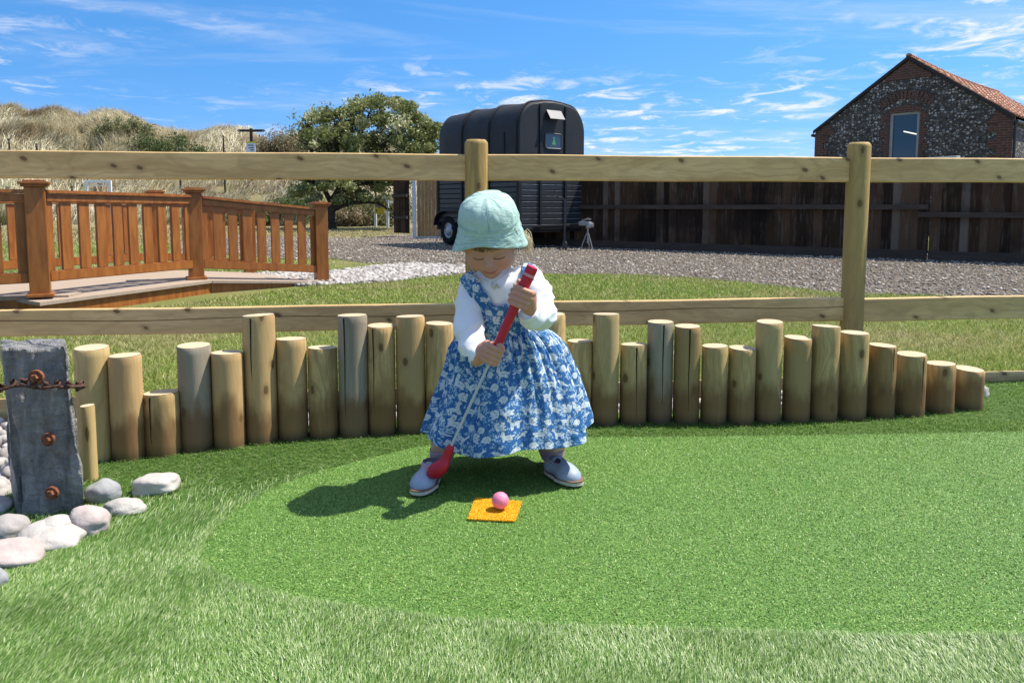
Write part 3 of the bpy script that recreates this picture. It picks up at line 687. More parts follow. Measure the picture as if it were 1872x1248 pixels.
mb = MB(); mb.box((.45, .0, .03), (.85, .1, .05), None, .005); mb.build('threshold', plain('pale stone sill', (.5, .5, .48), .8), gt)
# ================================================================ FLINT BARN
XR, YR = .6746*22.6, 22.6; XR -= .16; XL, YL = XR-.697*6.0, YR+.717*6.0*1.0
RP = Vector((XR, YR, 0)); LP = Vector((XL, YL, 0)); gx = (RP-LP).normalized(); W_ = (RP-LP).length; gn = Vector((-gx.y, gx.x, 0))   # gn points into the barn
if gn.y < 0: gn = -gn
bang = math.atan2(gx.y, gx.x)
barn = thing('flint_barn', LP, 'flint and brick barn with steep gable and red pantile roof, at the right', 'barn', None, bang)
# local frame: x along the gable from left to right, y into the barn, z up
HE = (H+(YH-240)*YL/F); HA = 5.55; HE = 3.42; DEP = 11.0
def mat_flint():
    m = MT('knapped flint in lime mortar', .75, .35); v = m.coord('Object', 0, (1, 1, 1))
    v = m.coord('Object', 0, (1, 1, 1.25)); cc = m.vor(v, 10.5, out='Color', rnd=.75); d = m.vor(v, 10.5, rnd=.75); e = m.vor(v, 10.5, 'DISTANCE_TO_EDGE', rnd=.75); s_ = m.sep(cc); n = m.noise(v, 60, 4)
    st = m.ramp(s_[0], [(0, (.03, .029, .028)), (.25, (.08, .077, .073)), (.5, (.18, .17, .16)), (.75, (.34, .325, .30)), (1, (.56, .54, .50))])
    st = m.mix(m.rng(n, .4, .7, 0, .4), st, (.05, .05, .055)); c = m.mix(m.rng(e, .06, .16), (.075, .062, .05), st); big = m.noise(v, .8, 4)
    c = m.mix(m.rng(big, .4, .7, 0, .3), c, (.06, .052, .045)); m.col(c); m.bump(m.rng(e, 0, .2), .8, .04); return m.m
def mat_brick(name='red brick', sc=1.0):
    m = MT(name, .88, .2); v = m.coord('Object'); s_ = m.sep(v); cb = m.N('ShaderNodeCombineXYZ'); m.L(m.math('ADD', s_[0], s_[1]), cb.inputs[0]); m.L(s_[2], cb.inputs[1])
    b = m.N('ShaderNodeTexBrick'); m.L(cb.outputs[0], b.inputs['Vector']); b.inputs['Scale'].default_value = 1; b.inputs['Brick Width'].default_value = .235; b.inputs['Row Height'].default_value = .078
    b.inputs['Mortar Size'].default_value = .009; b.inputs['Color1'].default_value = (.12, .05, .037, 1); b.inputs['Color2'].default_value = (.10, .042, .032, 1); b.inputs['Mortar'].default_value = (.15, .125, .10, 1)
    n = m.noise(v, 5, 5, .7); m.col(m.mix(m.rng(n, .42, .7, 0, .7), b.outputs[0], (.055, .042, .036))); m.bump(b.outputs[1], -.5, .01); return m.m
M_FLINT = mat_flint(); M_BRICK = mat_brick()
wx0, wx1, wz0, wz1 = 0, 0, 0, 0
def loc_px(px, py):
    """point on the gable plane under a pixel, in barn coordinates"""
    d = ray(px, py); o_ = Vector((0, 0, H)); t = (LP-o_).dot(gn)/d.dot(gn); p = o_+d*t-LP; return p.dot(gx), p.z
wl, wt = loc_px(1627, 208); wr, _ = loc_px(1682, 208); _, wb = loc_px(1650, 300); wb -= .25
def quadprism(mb, poly, y0, y1):
    n = len(poly); V = [(x, y0, z) for x, z in poly]+[(x, y1, z) for x, z in poly]
    mb.add(V, [tuple(range(n)), tuple(range(2*n-1, n-1, -1))]+[(i, n+i, n+(i+1) % n, (i+1) % n) for i in range(n)])
mid = W_/2
def gz(x): return HE+(HA-HE)*(1-abs(x-mid)/mid)
mb = MB()
quadprism(mb, [(0, -.1), (wl, -.1), (wl, gz(wl)), (0, HE)], 0, .35)
quadprism(mb, [(wr, -.1), (W_, -.1), (W_, HE), (wr, gz(wr))], 0, .35)
quadprism(mb, [(wl, -.1), (wr, -.1), (wr, wb), (wl, wb)], 0, .35)
quadprism(mb, [(wl, wt), (wr, wt), (wr, gz(wr)), (mid, HA), (wl, gz(wl))] if wl < mid < wr else [(wl, wt), (wr, wt), (wr, gz(wr)), (wl, gz(wl))], 0, .35)
mb.build('gable_wall', M_FLINT, barn); mb = MB()
quadprism(mb, [(0, -.1), (W_, -.1), (W_, HE), (mid, HA), (0, HE)], DEP-.35, DEP); mb.build('gable_wall', M_FLINT, barn)
mb = MB(); mb.box((.18, DEP/2, HE/2-.05), (.35, DEP-.72, HE+.0)); mb.build('side_wall', M_FLINT, barn)
mb = MB(); mb.box((W_-.18, DEP/2, HE/2-.05), (.35, DEP-.72, HE+.0)); mb.build('side_wall', M_FLINT, barn)
# brick dressings, 3 cm proud, toothed
mb = MB(); rg = np.random.default_rng(5)
def teeth(xa, dirn, z0, z1, base, ext):
    z = z0; k = 0
    while z < z1-.02:
        h = min(.234, z1-z); wdt = base+(ext if k % 2 else 0); mb.box((xa+dirn*wdt/2, -.004, z+h/2), (wdt, .05, h-.001)); z += h; k += 1
teeth(-.012, 1, 0, HE-.1, .30, .16); mb.build('brick_quoin', M_BRICK, barn); mb = MB(); teeth(W_+.012, -1, 0, HE-.1, .42, .22)
mb.build('brick_quoin', M_BRICK, barn)
mb = MB(); teeth(wl-.003, -1, wb, wt-.0, .14, .12); teeth(wr+.003, 1, wb, wt-.0, .14, .12)
n = 15; cxw = (wl+wr)/2; Rr = (wr-wl)*1.02; ri = Rr-.02
for i in range(n):       # a low brick arch over the window
    a = R(50)+R(80)*i/(n-1); x = cxw+math.cos(a)*(Rr*1.1+.15); z = wt-Rr*.62+math.sin(a)*(Rr*1.1+.15)-.02
    M_ = Matrix.Translation((x, -.006, z)) @ Matrix.Rotation(PI/2-a, 4, 'Y'); mb.box((0, 0, 0), (.085, .052, .30), M_)
quadprism(mb, [(wl-.05, wt+.0), (wr+.05, wt+.0), (wr+.02, wt+.16), (cxw, wt+.25), (wl-.02, wt+.16)], -.012, .02)
mb.build('window_surround', M_BRICK, barn)
mb = MB()
quadprism(mb, [(mid-.72, gz(mid-.72)-.02), (mid-.70, gz(mid-.72)-.10), (mid+.70, gz(mid+.72)-.10), (mid+.72, gz(mid+.72)-.02), (mid, HA-.02)], -.02, .02); mb.build('verge_brickwork', M_BRICK, barn)
for s, x0 in ((1, 0), (-1, W_)):
    mb = MB(); quadprism(mb, [(x0-.01*s, HE-.12), (x0+.72*s, HE-.12), (x0+.42*s, gz(x0+.42*s)-.03), (x0-.01*s, HE-.01)][::s], -.02, .02); mb.build('verge_brickwork', M_BRICK, barn)
k = 0; xx = .9
while xx < -1:      # tumbled brick along the verges
    for x in (xx, W_-xx):
        ln_ = .20+.10*(k % 2); z = gz(x)-.03
        ang = math.atan2(HA-HE, mid)*(1 if x < mid else -1)
        M_ = Matrix.Translation((x, -.004, z-.13)) @ Matrix.Rotation(-ang, 4, 'Y'); mb.box((0, 0, 0), (.22, .05, ln_), M_)
    xx += .26; k += 1

fw = MB(); wc = (wl+wr)/2; ww = wr-wl
for c, s in (((wl+.045, .10, (wb+wt)/2), (.09, .10, wt-wb)), ((wr-.045, .10, (wb+wt)/2), (.09, .10, wt-wb)), ((wc, .10, wt-.035), (ww-.18, .10, .07)), ((wc, .10, wb+.04), (ww-.18, .10, .08))): fw.box(c, s, None, .006)
win = fw.build('window', plain('grey painted frame', (.30, .31, .31), .5), barn)
gl = MT('dark window glass', .06, .8); gl.col((.02, .035, .055)); pn = MB(); pn.box((wc, .12, (wb+wt)/2), (ww-.17, .012, wt-wb-.14)); pn.build('pane', gl.m, win)
em = MT('lit fluorescent tube'); em.b.inputs['Emission Color'].default_value = (1, .93, .72, 1); em.b.inputs['Emission Strength'].default_value = .8; em.col((.8, .8, .7))
a_, b_ = loc_px(1650, 240), loc_px(1679, 246)
tb_ = MB(); tb_.tube([(a_[0], .108, a_[1]), (b_[0]-.01, .108, b_[1])], .018, 8); tb_.build('light_tube', em.m, win)
# pantile roof
def mat_tiles():
    m = MT('weathered red pantiles', .85, .25); v = m.coord('Object'); s_ = m.sep(v); w1 = m.math('SINE', m.math('MULTIPLY', s_[1], 2*PI/.22)); fr = m.math('FRACT', m.math('MULTIPLY', s_[2], 1/.21))
    cell = m.vor(m.coord('Object', 0, (0, 4.5, 4.7)), 1, out='Color', rnd=0.2); r0 = m.sep(cell)[0]; n = m.noise(v, 3, 5, .7)
    c = m.ramp(r0, [(0, (.20, .065, .038)), (.5, (.36, .145, .085)), (1, (.48, .25, .16))]); c = m.mix(m.rng(n, .4, .7, 0, .6), c, (.30, .22, .14)); c = m.mix(m.rng(m.noise(v, 9, 3), .66, .72, 0, .6), c, (.6, .55, .48))
    c = m.mix(m.rng(fr, .12, .0, 0, .7), c, (.07, .03, .02)); m.col(c); m.bump(m.math('ADD', w1, fr), .9, .04); return m.m
MT_ = mat_tiles(); ov = .07
def roof_side(s):
    # s=+1 right slope, -1 left
    V = []; Fc = []; nx = 2; ny = 70; sag = lambda y: -.10*math.sin(PI*min(1, max(0, y/DEP)))
    x0, z0 = mid, HA+.09; x1, z1 = (W_+ov if s > 0 else -ov), HE-(HA-HE)/mid*ov+.09
    rows = 14
    for j in range(ny*2+1):
        y = -.06+(DEP+.12)*j/(ny*2); wv = .022*math.sin(j*PI/2)
        for i in range(rows):
            for q in (0, 1):
                t = (i+q)/rows; V.append((x0+(x1-x0)*t, y, z0+(z1-z0)*t+sag(y)*(1-t)+wv+(.0 if q == 0 else .024)))
    k = rows*2
    for j in range(ny*2):
        for i in range(k-1): a = j*k+i; Fc.append((a, a+1, a+k+1, a+k) if s < 0 else (a, a+k, a+k+1, a+1))
    return V, Fc
for s in (1, -1):
    V, Fc = roof_side(s); o = obj('roof', V, Fc, MT_, barn)
    md = o.modifiers.new('t', 'SOLIDIFY'); md.thickness = .05; md.offset = -1 if s > 0 else 1
    if s > 0:
        rt = MB(); rt.tube([(mid, y, HA+.13-.10*math.sin(PI*y/DEP)+.008*math.sin(y*19)) for y in np.linspace(-.07, DEP+.07, 60)], .085, 10); rt.build('ridge_tiles', MT_, o, smooth=True)
vg = MB()
for s in (1, -1):
    x1 = W_+ov if s > 0 else -ov; z1 = HE-(HA-HE)/mid*ov; quadprism(vg, [(mid, HA+.02), (mid, HA+.13), (x1, z1+.11), (x1, z1-.0)][::s], -.085, -.028)
vg.build('barge_board', plain('black painted verge', (.022, .02, .02), .8), barn)
gt_ = MB(); gt_.tube([(W_+ov+.03, -.05, HE-.10), (W_+ov+.03, DEP, HE-.10)], .055, 10); gt_.tube([(W_+.06, .04, HE-.1), (W_+.06, .04, 0)], .04, 10)
gt_.tube([(-ov-.03, -.05, HE-.10), (-ov-.03, DEP, HE-.10)], .055, 10); gt_.build('gutter', plain('black gutter', (.02, .02, .022), .5), barn)
# annexe behind, its hipped edge shows over the ridge at the far right
# white beam of a shelter beyond the fence
wbm = thing('shelter_frame', at(1700, 400, 14.5), 'white painted timber beam just over the fence rail below the barn window', 'shelter'); q0 = wbm.location.copy(); q0.z = 0; wbm.location = q0
mw = plain('off white paint', (.66, .64, .58), .6)
p0 = at(1640, 294, 14.6)-q0; p1 = at(1752, 289, 13.4)-q0; dd = (p1-p0); dd.z = 0; mb = MB()
mb.box(((p0+p1)/2), (dd.length, .10, .055), None, .006, math.atan2(dd.y, dd.x)); mb.build('beam', mw, wbm)
for p in (p0, p1): mb = MB(); mb.box((p.x, p.y, p.z/2-.03), (.09, .09, p.z-.07), None, .006); mb.build('post', mw, wbm)
# ================================================================ HORSE TRAILER
TW, TL, TB, TH = 1.62, 2.62, .36, 2.68
T0 = Vector((.12, 13.2, 0)); tx = Vector((.777, .63, 0)).normalized(); trl = thing('horse_trailer', T0, 'black vintage horse trailer with arched roof parked on the grey gravel', 'trailer', None, math.atan2(tx.y, tx.x))
# local frame: x across the front (left to right), y towards the back, z up
mp = MT('satin black trailer paint', .55, .3); v_ = mp.coord('Object'); n_1 = mp.noise(v_, 3, 5, .6); mp.col(mp.mix(n_1, (.014, .015, .018), (.026, .028, .032))); mp.rough(mp.rng(n_1, .3, .7, .48, .65)); mp.bump(mp.noise(v_, 1.6, 3), .12, .03); M_BLK = mp.m
mp = MT('black painted slats', .45, .5); v_ = mp.coord('Object'); n_1 = mp.noise(v_, 5, 4, .6); mp.col(mp.mix(n_1, (.014, .015, .018), (.034, .036, .040))); M_SLAT = mp.m
M_TRIM = plain('dark trim', (.012, .012, .014), .6, .3); M_TYRE = plain('tyre rubber', (.012, .012, .012), .85, .2, bump=.3)
sh = 1.62            # height where the flat wall turns into the arch
def arch(n=10, ins=0.0, top=TH):
    """cross-section above the slats, x,z from left bottom round to right bottom"""
    pts = [(ins, 1.42), (ins, 2.14)]; cx_ = TW/2; a_ = .66; 
    for i in range(1, n):
        t = i/n*PI/2; pts.append((ins+.40*(1-math.cos(t)), 2.14+(top-.045-2.14-ins)*math.sin(t)))
    pts += [(cx_-.22, top-.012-ins*.4), (cx_, top-ins*.4)]
    return pts+[(TW-x, z) for x, z in pts[-2::-1]]
A_ = arch()
def loft(secs):
    k = len(secs[0]); V = [p for s in secs for p in s]; Fc = [(i*k+j, i*k+j+1, (i+1)*k+j+1, (i+1)*k+j) for i in range(len(secs)-1) for j in range(k-1)]; return V, Fc
def sect(y, ins): 
    return [(x, y, z) for x, z in arch(10, ins, TH-ins)]
V, Fc = loft([sect(0.03, .0), sect(TL*.33, -.004), sect(TL*.67, -.004), sect(TL-.12, .0), sect(TL-.04, .03), sect(TL, .10)])
Fc = [tuple(reversed(f)) for f in Fc]; k = len(A_); Fc.append(tuple(range(5*k, 6*k)))
bod = obj('body', V, Fc, M_BLK, trl, smooth=True)
V = [(x, .03, z) for x, z in A_]; mb = MB(); mb.add(V, [tuple(range(len(V)))]); quadp = None
# front panel, slightly proud, with a rolled edge
fr = []; 
for y, ins in ((.03, .0), (.008, .006), (-.004, .02), (-.006, .05)): fr.append([(x, y, z) for x, z in arch(10, ins, TH-ins)])
V, Fc = loft(fr); kk = len(fr[0]); Fc.append(tuple(range(3*kk, 4*kk))); fp = obj('front_panel', V, [tuple(reversed(f)) for f in Fc], M_BLK, trl)
for y in (TL*.335, TL*.66, .06):     # roof hoops
    mb = MB(); mb.tube([(x, y, z) for x, z in arch(10, -.006, TH+.012)], .026 if .2 < y < TL-.2 else .018, 8); mb.build('roof_hoop', M_TRIM, trl, smooth=True)
# lap boards
def slats(z0, z1, n, x0, x1, side):
    mb = MB()
    for i in range(n):
        a = z0+(z1-z0)*i/n; b = z0+(z1-z0)*(i+1)/n-.006
        if side == 'f': V = [(x0, .0, a), (x1, .0, a), (x1, .0, b-.012), (x0, .0, b-.012), (x0, .022, b), (x1, .022, b), (x0, .05, b), (x1, .05, b), (x0, .05, a), (x1, .05, a), (x0, .02, a-.006), (x1, .02, a-.006)]
        elif side == 'l': V = [(.0, x1, a), (.0, x0, a), (.0, x0, b-.012), (.0, x1, b-.012), (.022, x1, b), (.022, x0, b), (.05, x1, b), (.05, x0, b), (.05, x1, a), (.05, x0, a), (.02, x1, a-.006), (.02, x0, a-.006)]
        else: V = [(TW, x0, a), (TW, x1, a), (TW, x1, b-.012), (TW, x0, b-.012), (TW-.022, x0, b), (TW-.022, x1, b), (TW-.05, x0, b), (TW-.05, x1, b), (TW-.05, x0, a), (TW-.05, x1, a), (TW-.02, x0, a-.006), (TW-.02, x1, a-.006)]
        mb.add(V, [(0, 1, 3, 2), (3, 2, 0, 1)][:0]+[(0, 1, 2, 3), (3, 2, 5, 4), (4, 5, 7, 6), (8, 9, 1, 0)])
    return mb
slats(TB, 1.50, 11, .05, TW-.05, 'f').build('front_slats', M_SLAT, trl)
M_EDGE = plain('worn slat edges with painted highlight', (.30, .30, .30), .35, .5, .3, var=.4, scale=6); mb = MB()  # pale strips: some wear, plus the sun's highlight put into the colour
for i in range(11):
    b = TB+(1.50-TB)*(i+1)/11-.006
    for x0, x1 in ((.06, .465), (.535, 1.085), (1.155, TW-.06)): mb.box(((x0+x1)/2, .001, b-.014), (x1-x0, .010, .009))
mb.build('slat_edges', M_EDGE, trl)
slats(TB+.10, 1.42, 10, .03, TL-.03, 'l').build('side_slats', M_SLAT, trl); slats(TB+.10, 1.42, 10, .03, TL-.03, 'r').build('side_slats', M_SLAT, trl)
mb = MB(); mb.box((TW/2, TL/2, (TB+1.42)/2), (TW-.1, TL-.1, 1.42-TB)); mb.box((TW/2, TL/2, TB-.02), (TW-.02, TL-.02, .06)); mb.build('chassis', M_TRIM, trl)
mb = MB()
def rib(*a): m2 = MB(); m2.box(*a); m2.build('frame_rib', M_TRIM, trl)
for x, y in ((.02, .02), (TW-.02, .02), (.02, TL-.03), (TW-.02, TL-.03)): rib((x, y, (TB+sh)/2+.0), (.075, .075, sh-TB+.10), None, .012)
for x in (.50, 1.12): rib((x, -.004, (TB+TH)/2-.02), (.055, .05, TH-TB-.10), None, .008)
for y in (TL*.335, TL*.66): rib((-.004, y, (TB+sh)/2+.05), (.045, .05, sh-TB+.1), None, .006)
rib((-.006, .42, 1.78), (.02, .045, .66), None, .005)
mb = MB()
for z in (1.44, 1.49): mb.box((TW/2, -.022, z), (TW-.12, .018, .022), None, .004)
mb.build('rail_trim', plain('worn bright edge', (.10, .10, .105), .3, .5, .6), trl)
# vent flap
cv = MB(); M_ = Matrix.Translation((.81, -.075, 2.43)) @ Matrix.Rotation(R(-34), 4, 'X'); cv.box((0, 0, 0), (.36, .012, .20), M_, .004); cv.build('vent_flap', plain('grey metal flap', (.13, .13, .135), .45, .5), trl)
# little window in the front
wn = MB(); rr_ = []
def rrect(cx, cz, w, h, r, n=5):
    o = []
    for sx, sz, a0 in ((1, 1, 0), (-1, 1, 90), (-1, -1, 180), (1, -1, 270)):
        for i in range(n+1): a = R(a0+90*i/n); o.append((cx+sx*(w/2-r)+r*math.cos(a), cz+sz*(h/2-r)+r*math.sin(a)))
    return o
pts = rrect(.815, 1.96, .40, .27, .06); wn.tube([(x, -.014, z) for x, z in pts+pts[:1]], .014, 6, False); wno = wn.build('window', plain('rubber window trim', (.09, .09, .095), .4), trl, smooth=True)
pn = MB(); pts = rrect(.815, 1.96, .385, .255, .055); pn.add([(x, -.012, z) for x, z in pts], [tuple(range(len(pts)))]); pn.build('pane', gl.m, wno)
st = MB(); st.add([(.77, -.0165, 1.90), (.87, -.0165, 1.90), (.85, -.0165, 1.95), (.82, -.0165, 2.02), (.79, -.0165, 1.95)], [(0, 1, 2, 3, 4)]); st.add([(.80, -.0165, 2.005), (.845, -.0165, 2.005), (.8225, -.0165, 2.06)], [(0, 1, 2)])
st.build('green_sticker', plain('green sticker', (.06, .32, .13), .5), wno)
# wheels, wings
def wheel(x, y, outer):
    w_ = MB(); T = Matrix.Translation((x, y, .30)) @ Matrix.Rotation(PI/2*outer, 4, 'Y')
    w_.lathe([(.16, -.075), (.24, -.08), (.285, -.06), (.298, -.03), (.298, .03), (.285, .06), (.24, .08), (.16, .075)], 32, T, False)
    o = w_.build('wheel', M_TYRE, trl, smooth=True)
    h = MB(); h.lathe([(.165, .06), (.16, .045), (.10, .05), (.095, .075), (.06, .09), (.0001, .093)], 24, T, False); h.build('hub_cap', plain('dull silver hub', (.42, .42, .42), .4, .5, .3), o, smooth=True)
for x, s in ((.06, -1), (TW-.06, 1)):
    for y in (1.52, 2.22): wheel(x, y, s)
def wing(x):
    pts = [(y, z) for y, z in [(1.12, .42), (1.16, .55), (1.28, .66), (1.45, .70), (2.30, .70), (2.46, .66), (2.58, .55), (2.62, .42)]]
    mb = MB(); V = []; 
    for y, z in pts: V += [(x-.13, y, z), (x+.10, y, z), (x+.10, y, z-.025), (x-.13, y, z-.025)]
    Fc = []
    for i in range(len(pts)-1):
        for j in range(4): Fc.append((i*4+j, i*4+(j+1) % 4, i*4+4+(j+1) % 4, i*4+4+j))
    mb.add(V, Fc); mb.build('wheel_arch', M_TRIM, trl)
wing(.03); wing(TW-.03)
# tow frame and hitch
mb = MB(); mb.tube([(.30, .1, .40), (.78, -.50, .43)], .035, 8); mb.tube([(TW-.30, .1, .40), (.84, -.50, .43)], .035, 8); mb.tube([(.81, -.4, .43), (.81, -.75, .45)], .038, 10); mb.build('draw_bar', M_TRIM, trl)
mb = MB(); mb.box((.81, -.85, .475), (.10, .24, .075), None, .02); mb.box((.81, -.97, .45), (.12, .10, .10), None, .03); mb.tube([(.81, -.77, .52), (.81, -.91, .56), (.81, -.99, .55)], .014, 8); mb.build('hitch', plain('pale grey coupling', (.33, .33, .33), .35, .5, .5), trl)
mb = MB(); mb.tube([(.70, -.45, .10), (.70, -.45, .88)], .024, 10); mb.tube([(.70, -.45, .88), (.62, -.43, .93), (.50, -.41, .97), (.495, -.41, 1.08)], .010, 8); mb.lathe([(.03, 0), (.045, .02), (.05, .12), (.03, .16)], 16, Matrix.Translation((.70, -.45, 0))); mb.build('jockey_wheel', plain('dark steel', (.06, .06, .065), .4, .5, .6), trl)
def stand(x, y, h, name='jack_stand'):
    mb = MB()
    for a in (30, 150, 270): mb.tube([(x+.02*math.cos(R(a)), y+.02*math.sin(R(a)), h*.75), (x+.13*math.cos(R(a)), y+.13*math.sin(R(a)), 0.01)], .010, 6)
    mb.tube([(x, y, h*.3), (x, y, h)], .014, 8); mb.box((x, y, h), (.08, .03, .02)); mb.build(name, plain('silver stand', (.30, .30, .30), .4, .5, .5), trl)
stand(.93, -.80, .40); stand(.02, .12, .36); stand(.05, TL-.05, .36)
# numbers of little lamps on the front corners
for x in (.09, TW-.09): mb = MB(); mb.lathe([(.022, 0), (.02, .02), (.0001, .026)], 12, Matrix.Translation((x, -.006, 1.30)) @ Matrix.Rotation(PI/2, 4, 'X'), False); mb.build('marker_lamp', plain('white lens', (.5, .5, .5), .2), trl, smooth=True)
# ================================================================ DUNES
prof_px = [(-900, 215), (-500, 190), (-200, 215), (0, 203), (30, 200), (60, 212), (90, 208), (120, 207), (150, 216), (170, 224), (185, 218), (205, 212), (230, 214), (260, 224), (290, 238), (320, 247), (345, 252), (375, 247), (400, 238), (430, 238), (460, 248), (480, 262), (497, 274), (512, 268), (535, 256), (560, 250), (600, 252), (680, 262), (760, 280), (900, 320), (1200, 350), (1500, 360), (2600, 365)]
DY = 44.0
def ridge_h(x):
    px = CX+F*x/DY; p = np.array(prof_px); y = np.interp(px, p[:, 0], p[:, 1]); return H+(YH-y)*DY/F
def dune_z(x, y):
    rh = ridge_h(x*DY/np.maximum(y, 20)*1.0)
    base0 = 29+1.5*np.sin(x*.35)+np.where(x > -9, (x+9)*.9, 0)
    t = np.clip((y-base0)/(DY-base0), 0, 1); s = t*t*(3-2*t); s = .35*t+.65*s
    h = rh*s; b = fbm(x*.32+3, y*.22, 21, 3); h = h+s*(1-s)*2.6*b*1.6+.35*fbm(x*.9, y*.9, 22, 2)*np.clip(s*3, 0, 1)
    h = np.where(y > DY, rh*np.clip(1-(y-DY)/60, 0, 1), h); return h-.12
nx_, ny_ = 220, 90; xs = np.linspace(-48, 26, nx_); ys = np.concatenate([np.linspace(26, 46, 70), np.linspace(47, 100, 20)])
XX, YY = np.meshgrid(xs, ys); ZZ = dune_z(XX, YY); ZZ = np.where(XX > 2, np.minimum(ZZ, 1.0), ZZ)
V = np.stack([XX, YY, ZZ], -1).reshape(-1, 3); ii, jj = np.meshgrid(np.arange(nx_-1), np.arange(len(ys)-1)); a = (jj*nx_+ii).ravel()
Fq = np.stack([a, a+1, a+nx_+1, a+nx_], 1)
md = MT('dune sand and litter', .95, .1); w_ = md.world(); n1 = md.noise(w_, .5, 5, .6)
md.col(md.ramp(n1, [(.3, (.12, .12, .05)), (.55, (.26, .22, .13)), (.75, (.38, .33, .22))])); md.bump(md.noise(w_, 4, 4), .6, .1)
dn = obj('dunes', V, Fq, md.m, smooth=True); tag(dn, kind='structure')
rg = np.random.default_rng(41); n_ = 150000
y = 27+19*rg.random(n_); hw = y*.74+1; x = -hw+(hw+1.0)*rg.random(n_); x = np.where(x > 1, -x, x)
cl_ = fbm(x*.55, y*.45, 51, 4); tuft = fbm(x*2.2, y*1.4, 52, 3)
z = dune_z(x, y); ok = (z > .02) & (tuft > -.22); x, y, z, cl_, tuft = x[ok], y[ok], z[ok], cl_[ok], tuft[ok]; m_ = len(x)
az_ = .6*rg.standard_normal(m_)+2.6*vnoise(x*.25, y*.25, 55)+.2
V, T, r, h = blades(x, y, z-.03, (.42+.45*rg.random(m_))*(1+.5*tuft), .020+.016*rg.random(m_), .25+.55*rg.random(m_), az_, .8, 6)
dg = MT('marram grass', .7, .25); r_ = dg.attr('rnd'); p_ = dg.attr('patch')
c1 = dg.ramp(r_, [(0, (.29, .25, .13)), (.4, (.54, .47, .30)), (.75, (.70, .63, .45)), (1, (.82, .76, .60))]); c2 = dg.ramp(r_, [(0, (.09, .12, .035)), (.5, (.20, .24, .09)), (1, (.36, .37, .20))]); c3 = dg.ramp(r_, [(0, (.17, .115, .055)), (1, (.40, .29, .16))])
g_ = dg.mix(dg.rng(p_, .40, .30), c1, c2); g_ = dg.mix(dg.rng(p_, .60, .74, 0, .8), g_, c3); dg.col(g_); dg.translucent(.25, g_)
o = obj('marram_grass', V, T, dg.m); attr(o, 'rnd', r)
lowg = np.clip((36-y)/8, -.3, 1)*.16*np.clip((-x)/4, 0, 1)
attr(o, 'patch', np.repeat(np.clip(.54+cl_*.42-lowg, 0, 1), 5)); tag(o, 'pale straw coloured marram grass covering the dunes', 'grass', kind='stuff')
# ================================================================ LEAVES
def leafmat(name, stops, tr=.35, rough=.5):
    m = MT(name, rough, .4); r = m.attr('rnd'); c = m.ramp(r, stops); m.col(c); m.translucent(tr, c); return m.m
def leafcloud(pts, size, seed, outward=None):
    """leaf-shaped quads (folded) at points"""
    rg = np.random.default_rng(seed); n = len(pts); a = rg.standard_normal((n, 3)); a /= np.linalg.norm(a, axis=1)[:, None]
    b = rg.standard_normal((n, 3)); b -= a*(a*b).sum(1)[:, None]; b /= np.linalg.norm(b, axis=1)[:, None]; s = size*(.6+.8*rg.random(n))[:, None]
    V = np.stack([pts-a*s, pts+b*s*.5, pts+a*s, pts-b*s*.5], 1).reshape(-1, 3); k = np.arange(n)*4
    return V, np.stack([k, k+1, k+2, k+3], 1), np.repeat(rg.random(n), 4)
# ================================================================ THE TREE
TP0 = gnd(603, 419); TY = TP0.y
tree = thing('tree', (TP0.x, TP0.y, 0), 'wind shaped pale leaved tree left of the black trailer', 'tree')
def tpt(px, py, dy=0): p = at(px, py, TY+dy)-Vector((TP0.x, TP0.y, 0)); return p
M_BARK = plain('dark bark', (.055, .042, .032), .9, .2, scale=8, var=.5, bump=.8)
mb = MB(); mb.tube([tpt(604, 425), tpt(603, 400), tpt(606, 372), tpt(620, 350), tpt(640, 322), tpt(655, 290)], [.26, .17, .16, .15, .11, .07], 12)
rg = np.random.default_rng(61); tips = []
limbs = [[(606, 372), (590, 340), (575, 300), (565, 260), (560, 235)], [(612, 360), (640, 340), (690, 335), (735, 340), (760, 330)], [(620, 350), (615, 310), (610, 260), (612, 220)], [(640, 322), (680, 290), (710, 250), (735, 215)],
         [(640, 322), (650, 270), (668, 225), (680, 195)], [(655, 290), (700, 285), (750, 265), (785, 250)], [(606, 385), (640, 372), (690, 372), (720, 392)], [(590, 340), (560, 330), (545, 325)], [(620, 350), (660, 330), (640, 310), (600, 285), (580, 275)]]
for L_ in limbs:
    dy = (rg.random()-.5)*3.0; pts = [tpt(p[0], p[1], dy*i/len(L_)) for i, p in enumerate(L_)]; pts = smooth_open(pts, 4); n = len(pts)
    mb.tube(pts, [.085*(1-i/n)+.014 for i in range(n)], 6)
    for i in range(3, n):
        for _ in range(3):
            d = Vector(rg.standard_normal(3)); d.z = abs(d.z)*.7+.1; d = d.normalized()*(.35+.5*rg.random()); q = pts[i]+d*.5+Vector((0, 0, .02)); e = pts[i]+d
            mb.tube([pts[i], q, e], [.02, .013, .005], 4); tips.append(e)
mb.build('trunk', M_BARK, tree, smooth=True)
